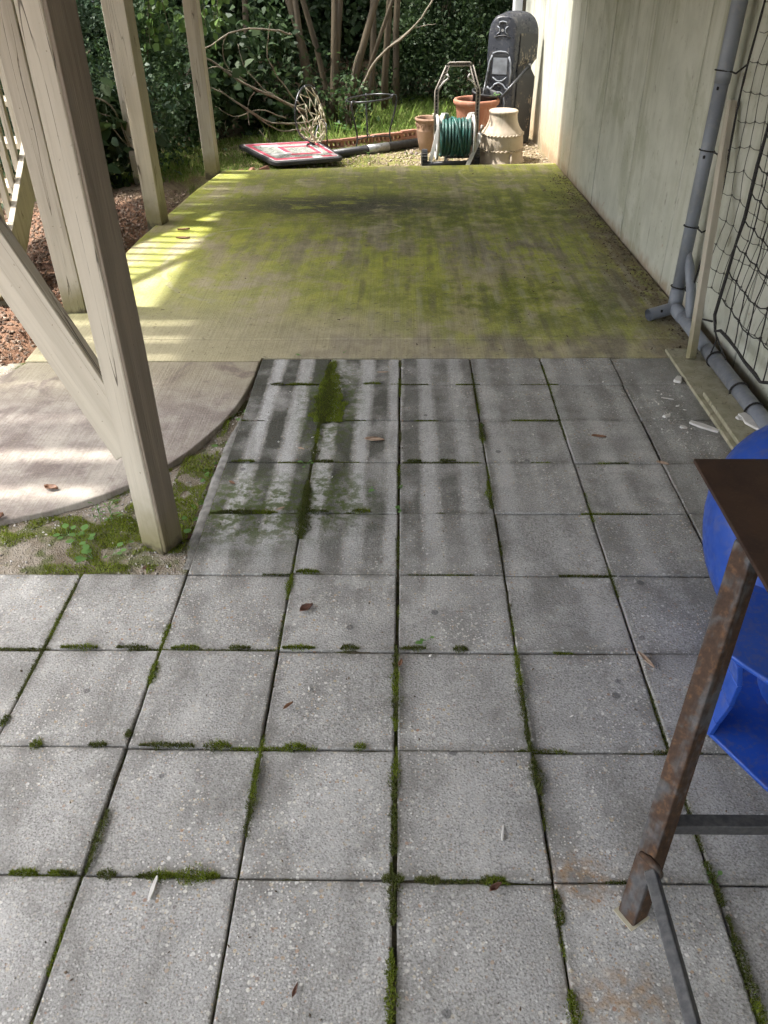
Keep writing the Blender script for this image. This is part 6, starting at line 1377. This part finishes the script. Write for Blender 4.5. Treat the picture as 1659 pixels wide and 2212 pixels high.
def build_yard_small():
    # wire plant stand
    c = Vector((-0.355, 9.03, YG)); t = thing('plant_stand', 'black wire plant stand with an empty ring top in the yard', 'plant stand', c)
    z = 0.485; r = 0.235
    MB().tube([(c.x + r * math.cos(k * PI / 24), c.y + r * math.sin(k * PI / 24), YG + z + 0.018 * math.cos(k * PI / 24)) for k in range(48)], 0.0085, 8, closed=True).build('ring', M['rod'], t, smooth=True)
    for i, a in enumerate((math.radians(2), math.radians(100), math.radians(232))):
        ca, sa = math.cos(a), math.sin(a); zz = 0.018 * ca
        prof = [(r - 0.02, z - 0.006 + zz), (r + 0.008, z + 0.012 + zz), (r + 0.036, z + 0.008 + zz), (r + 0.044, z - 0.03 + zz), (r + 0.03, z - 0.10), (r + 0.002, z - 0.20), (r - 0.028, z - 0.30), (r - 0.03, z - 0.36), (r - 0.012, z - 0.43), (r + 0.01, -0.01)]
        MB().tube([(c.x + p * ca, c.y + p * sa, YG + q) for p, q in prof], 0.0085, 8).build('leg', M['rod'], t, smooth=True)
        MB().tube([(c.x + (r - 0.03) * ca, c.y + (r - 0.03) * sa, YG + 0.125), (c.x + 0.06 * ca, c.y + 0.06 * sa, YG + 0.128), (c.x, c.y, YG + 0.12)], 0.006, 8).build('spoke', M['rod'], t, smooth=True)
    # edging of cored bricks laid on edge
    t = thing('brick_edging', 'row of red cored bricks edging the lawn behind the wire stand', 'brick edging', (-0.3, 9.3, YG))
    a0 = Vector((-0.985, 8.955, 0)); a1 = Vector((0.45, 9.745, 0)); L = (a1 - a0).length; n = 9; d = (a1 - a0) / L; me = None
    for i in range(n):
        if me is None:
            mb = MB(); bl, bw, bh = 0.176, 0.060, 0.092; hw = 0.030; hh = 0.036; web = (bl - 3 * hw) / 4
            mb.box((0, 0, bh - (bh - hh) / 4), (bl, bw, (bh - hh) / 2)); mb.box((0, 0, (bh - hh) / 4), (bl, bw, (bh - hh) / 2))
            for k in range(4): mb.box((-bl / 2 + web / 2 + k * (web + hw), 0, bh / 2), (web, bw - 0.001, hh + 0.001))
            o = mb.build('brick', M['brick'], t, bevel=0.003); me = o.data
        else:
            o = bpy.data.objects.new('brick', me); link(o, t); b = o.modifiers.new('bevel', 'BEVEL'); b.width = 0.003; b.segments = 2; b.limit_method = 'ANGLE'
        p = a0 + d * (L * (i + 0.5) / n)
        wm = Matrix.Translation((p.x, p.y + random.uniform(-0.012, 0.012), YG - 0.004 + 0.012 * i / n + random.uniform(-0.004, 0.004))) @ Matrix.Rotation(math.atan2(d.y, d.x) + random.uniform(-0.11, 0.03), 4, 'Z') @ Matrix.Rotation(random.uniform(-0.09, 0.02), 4, 'X')
        o.matrix_basis = wm; WM[o] = wm
    # broken brick pieces under the front of the backboard
    def lump(name, x, y, z, s, label, mat, cat, group, sq=0.7):
        bm = bmesh.new(); bmesh.ops.create_icosphere(bm, subdivisions=2, radius=1.0); sd = random.random() * 99
        for v in bm.verts:
            k = 1 + 0.35 * mnoise.noise(v.co * 1.3 + Vector((sd, 0, 0))); v.co = Vector((v.co.x * s * k, v.co.y * s * 0.8 * k, v.co.z * s * sq * k))
        me = bpy.data.meshes.new(name); bm.to_mesh(me); bm.free(); me.materials.append(M[mat]); o = bpy.data.objects.new(name, me)
        link(o, None, Matrix.Translation((x, y, z)) @ Matrix.Rotation(random.uniform(0, 6), 4, 'Z')); return tag(o, label, cat, group)
    def shard(x, y, s, a, label):
        o = MB().add([(-1, -.6, 0), (1, -.5, 0), (.8, .6, 0), (-.9, .5, 0), (-.7, -.4, .55), (.5, -.3, .9), (.4, .4, .75), (-.6, .3, .5)], [(3, 2, 1, 0), (4, 5, 6, 7), (0, 1, 5, 4), (1, 2, 6, 5), (2, 3, 7, 6), (3, 0, 4, 7)])
        o.v = [(p[0] * s, p[1] * s, p[2] * s) for p in o.v]
        o = o.build('brick_piece', M['brick'], None, bevel=0.004, wm=Matrix.Translation((x, y, YG - 0.005)) @ Matrix.Rotation(a, 4, 'Z')); return tag(o, label, 'brick piece', 'broken brick pieces by the backboard')
    shard(-1.335, 8.03, 0.072, 0.3, 'largest broken brick piece in front of the backboard corner')
    shard(-1.46, 8.04, 0.05, 1.2, 'middle broken brick piece left of the backboard corner'); shard(-1.56, 8.02, 0.042, -0.4, 'leftmost broken brick piece at the slab edge')
    for i, (x, y, s, l) in enumerate(((0.02, 8.80, .020, 'leftmost small stone in front of the clay pot'), (0.075, 8.78, .026, 'second small stone from the left before the clay pot'), (0.13, 8.76, .024, 'third small stone from the left before the clay pot'), (0.175, 8.74, .020, 'small stone just before the clay pot'), (0.10, 8.72, .014, 'tiny stone in front of the other stones'), (0.30, 8.72, .022, 'small stone between clay pot and reel'))):
        lump('stone', x, y, YG + s * 0.4, s, l, 'stone', 'stone', 'small stones before the clay pot')
    # tufts of weed in the bare soil
    weed(-0.345, 8.36, YG, 0.07, 12, 'spiky pale weed tuft in front of the black pole', None, tall=True)
    weed(-2.35, 7.55, YG - 0.01, 0.16, 14, 'leafy weed growing beside the middle post at the wood edge', None, tall=True)
    weed(-2.2, 7.7, YG - 0.01, 0.13, 12, 'bright weed at the wood edge left of the farthest post', None, tall=True)
    weed(-0.62, 9.95, -0.03, 0.16, 16, 'bright leafy weed at the feet of the trunks behind the bricks', None)
    weed(-1.1, 9.35, -0.04, 0.12, 12, 'yellow-green weed right behind the rim', None)
build_yard_small()
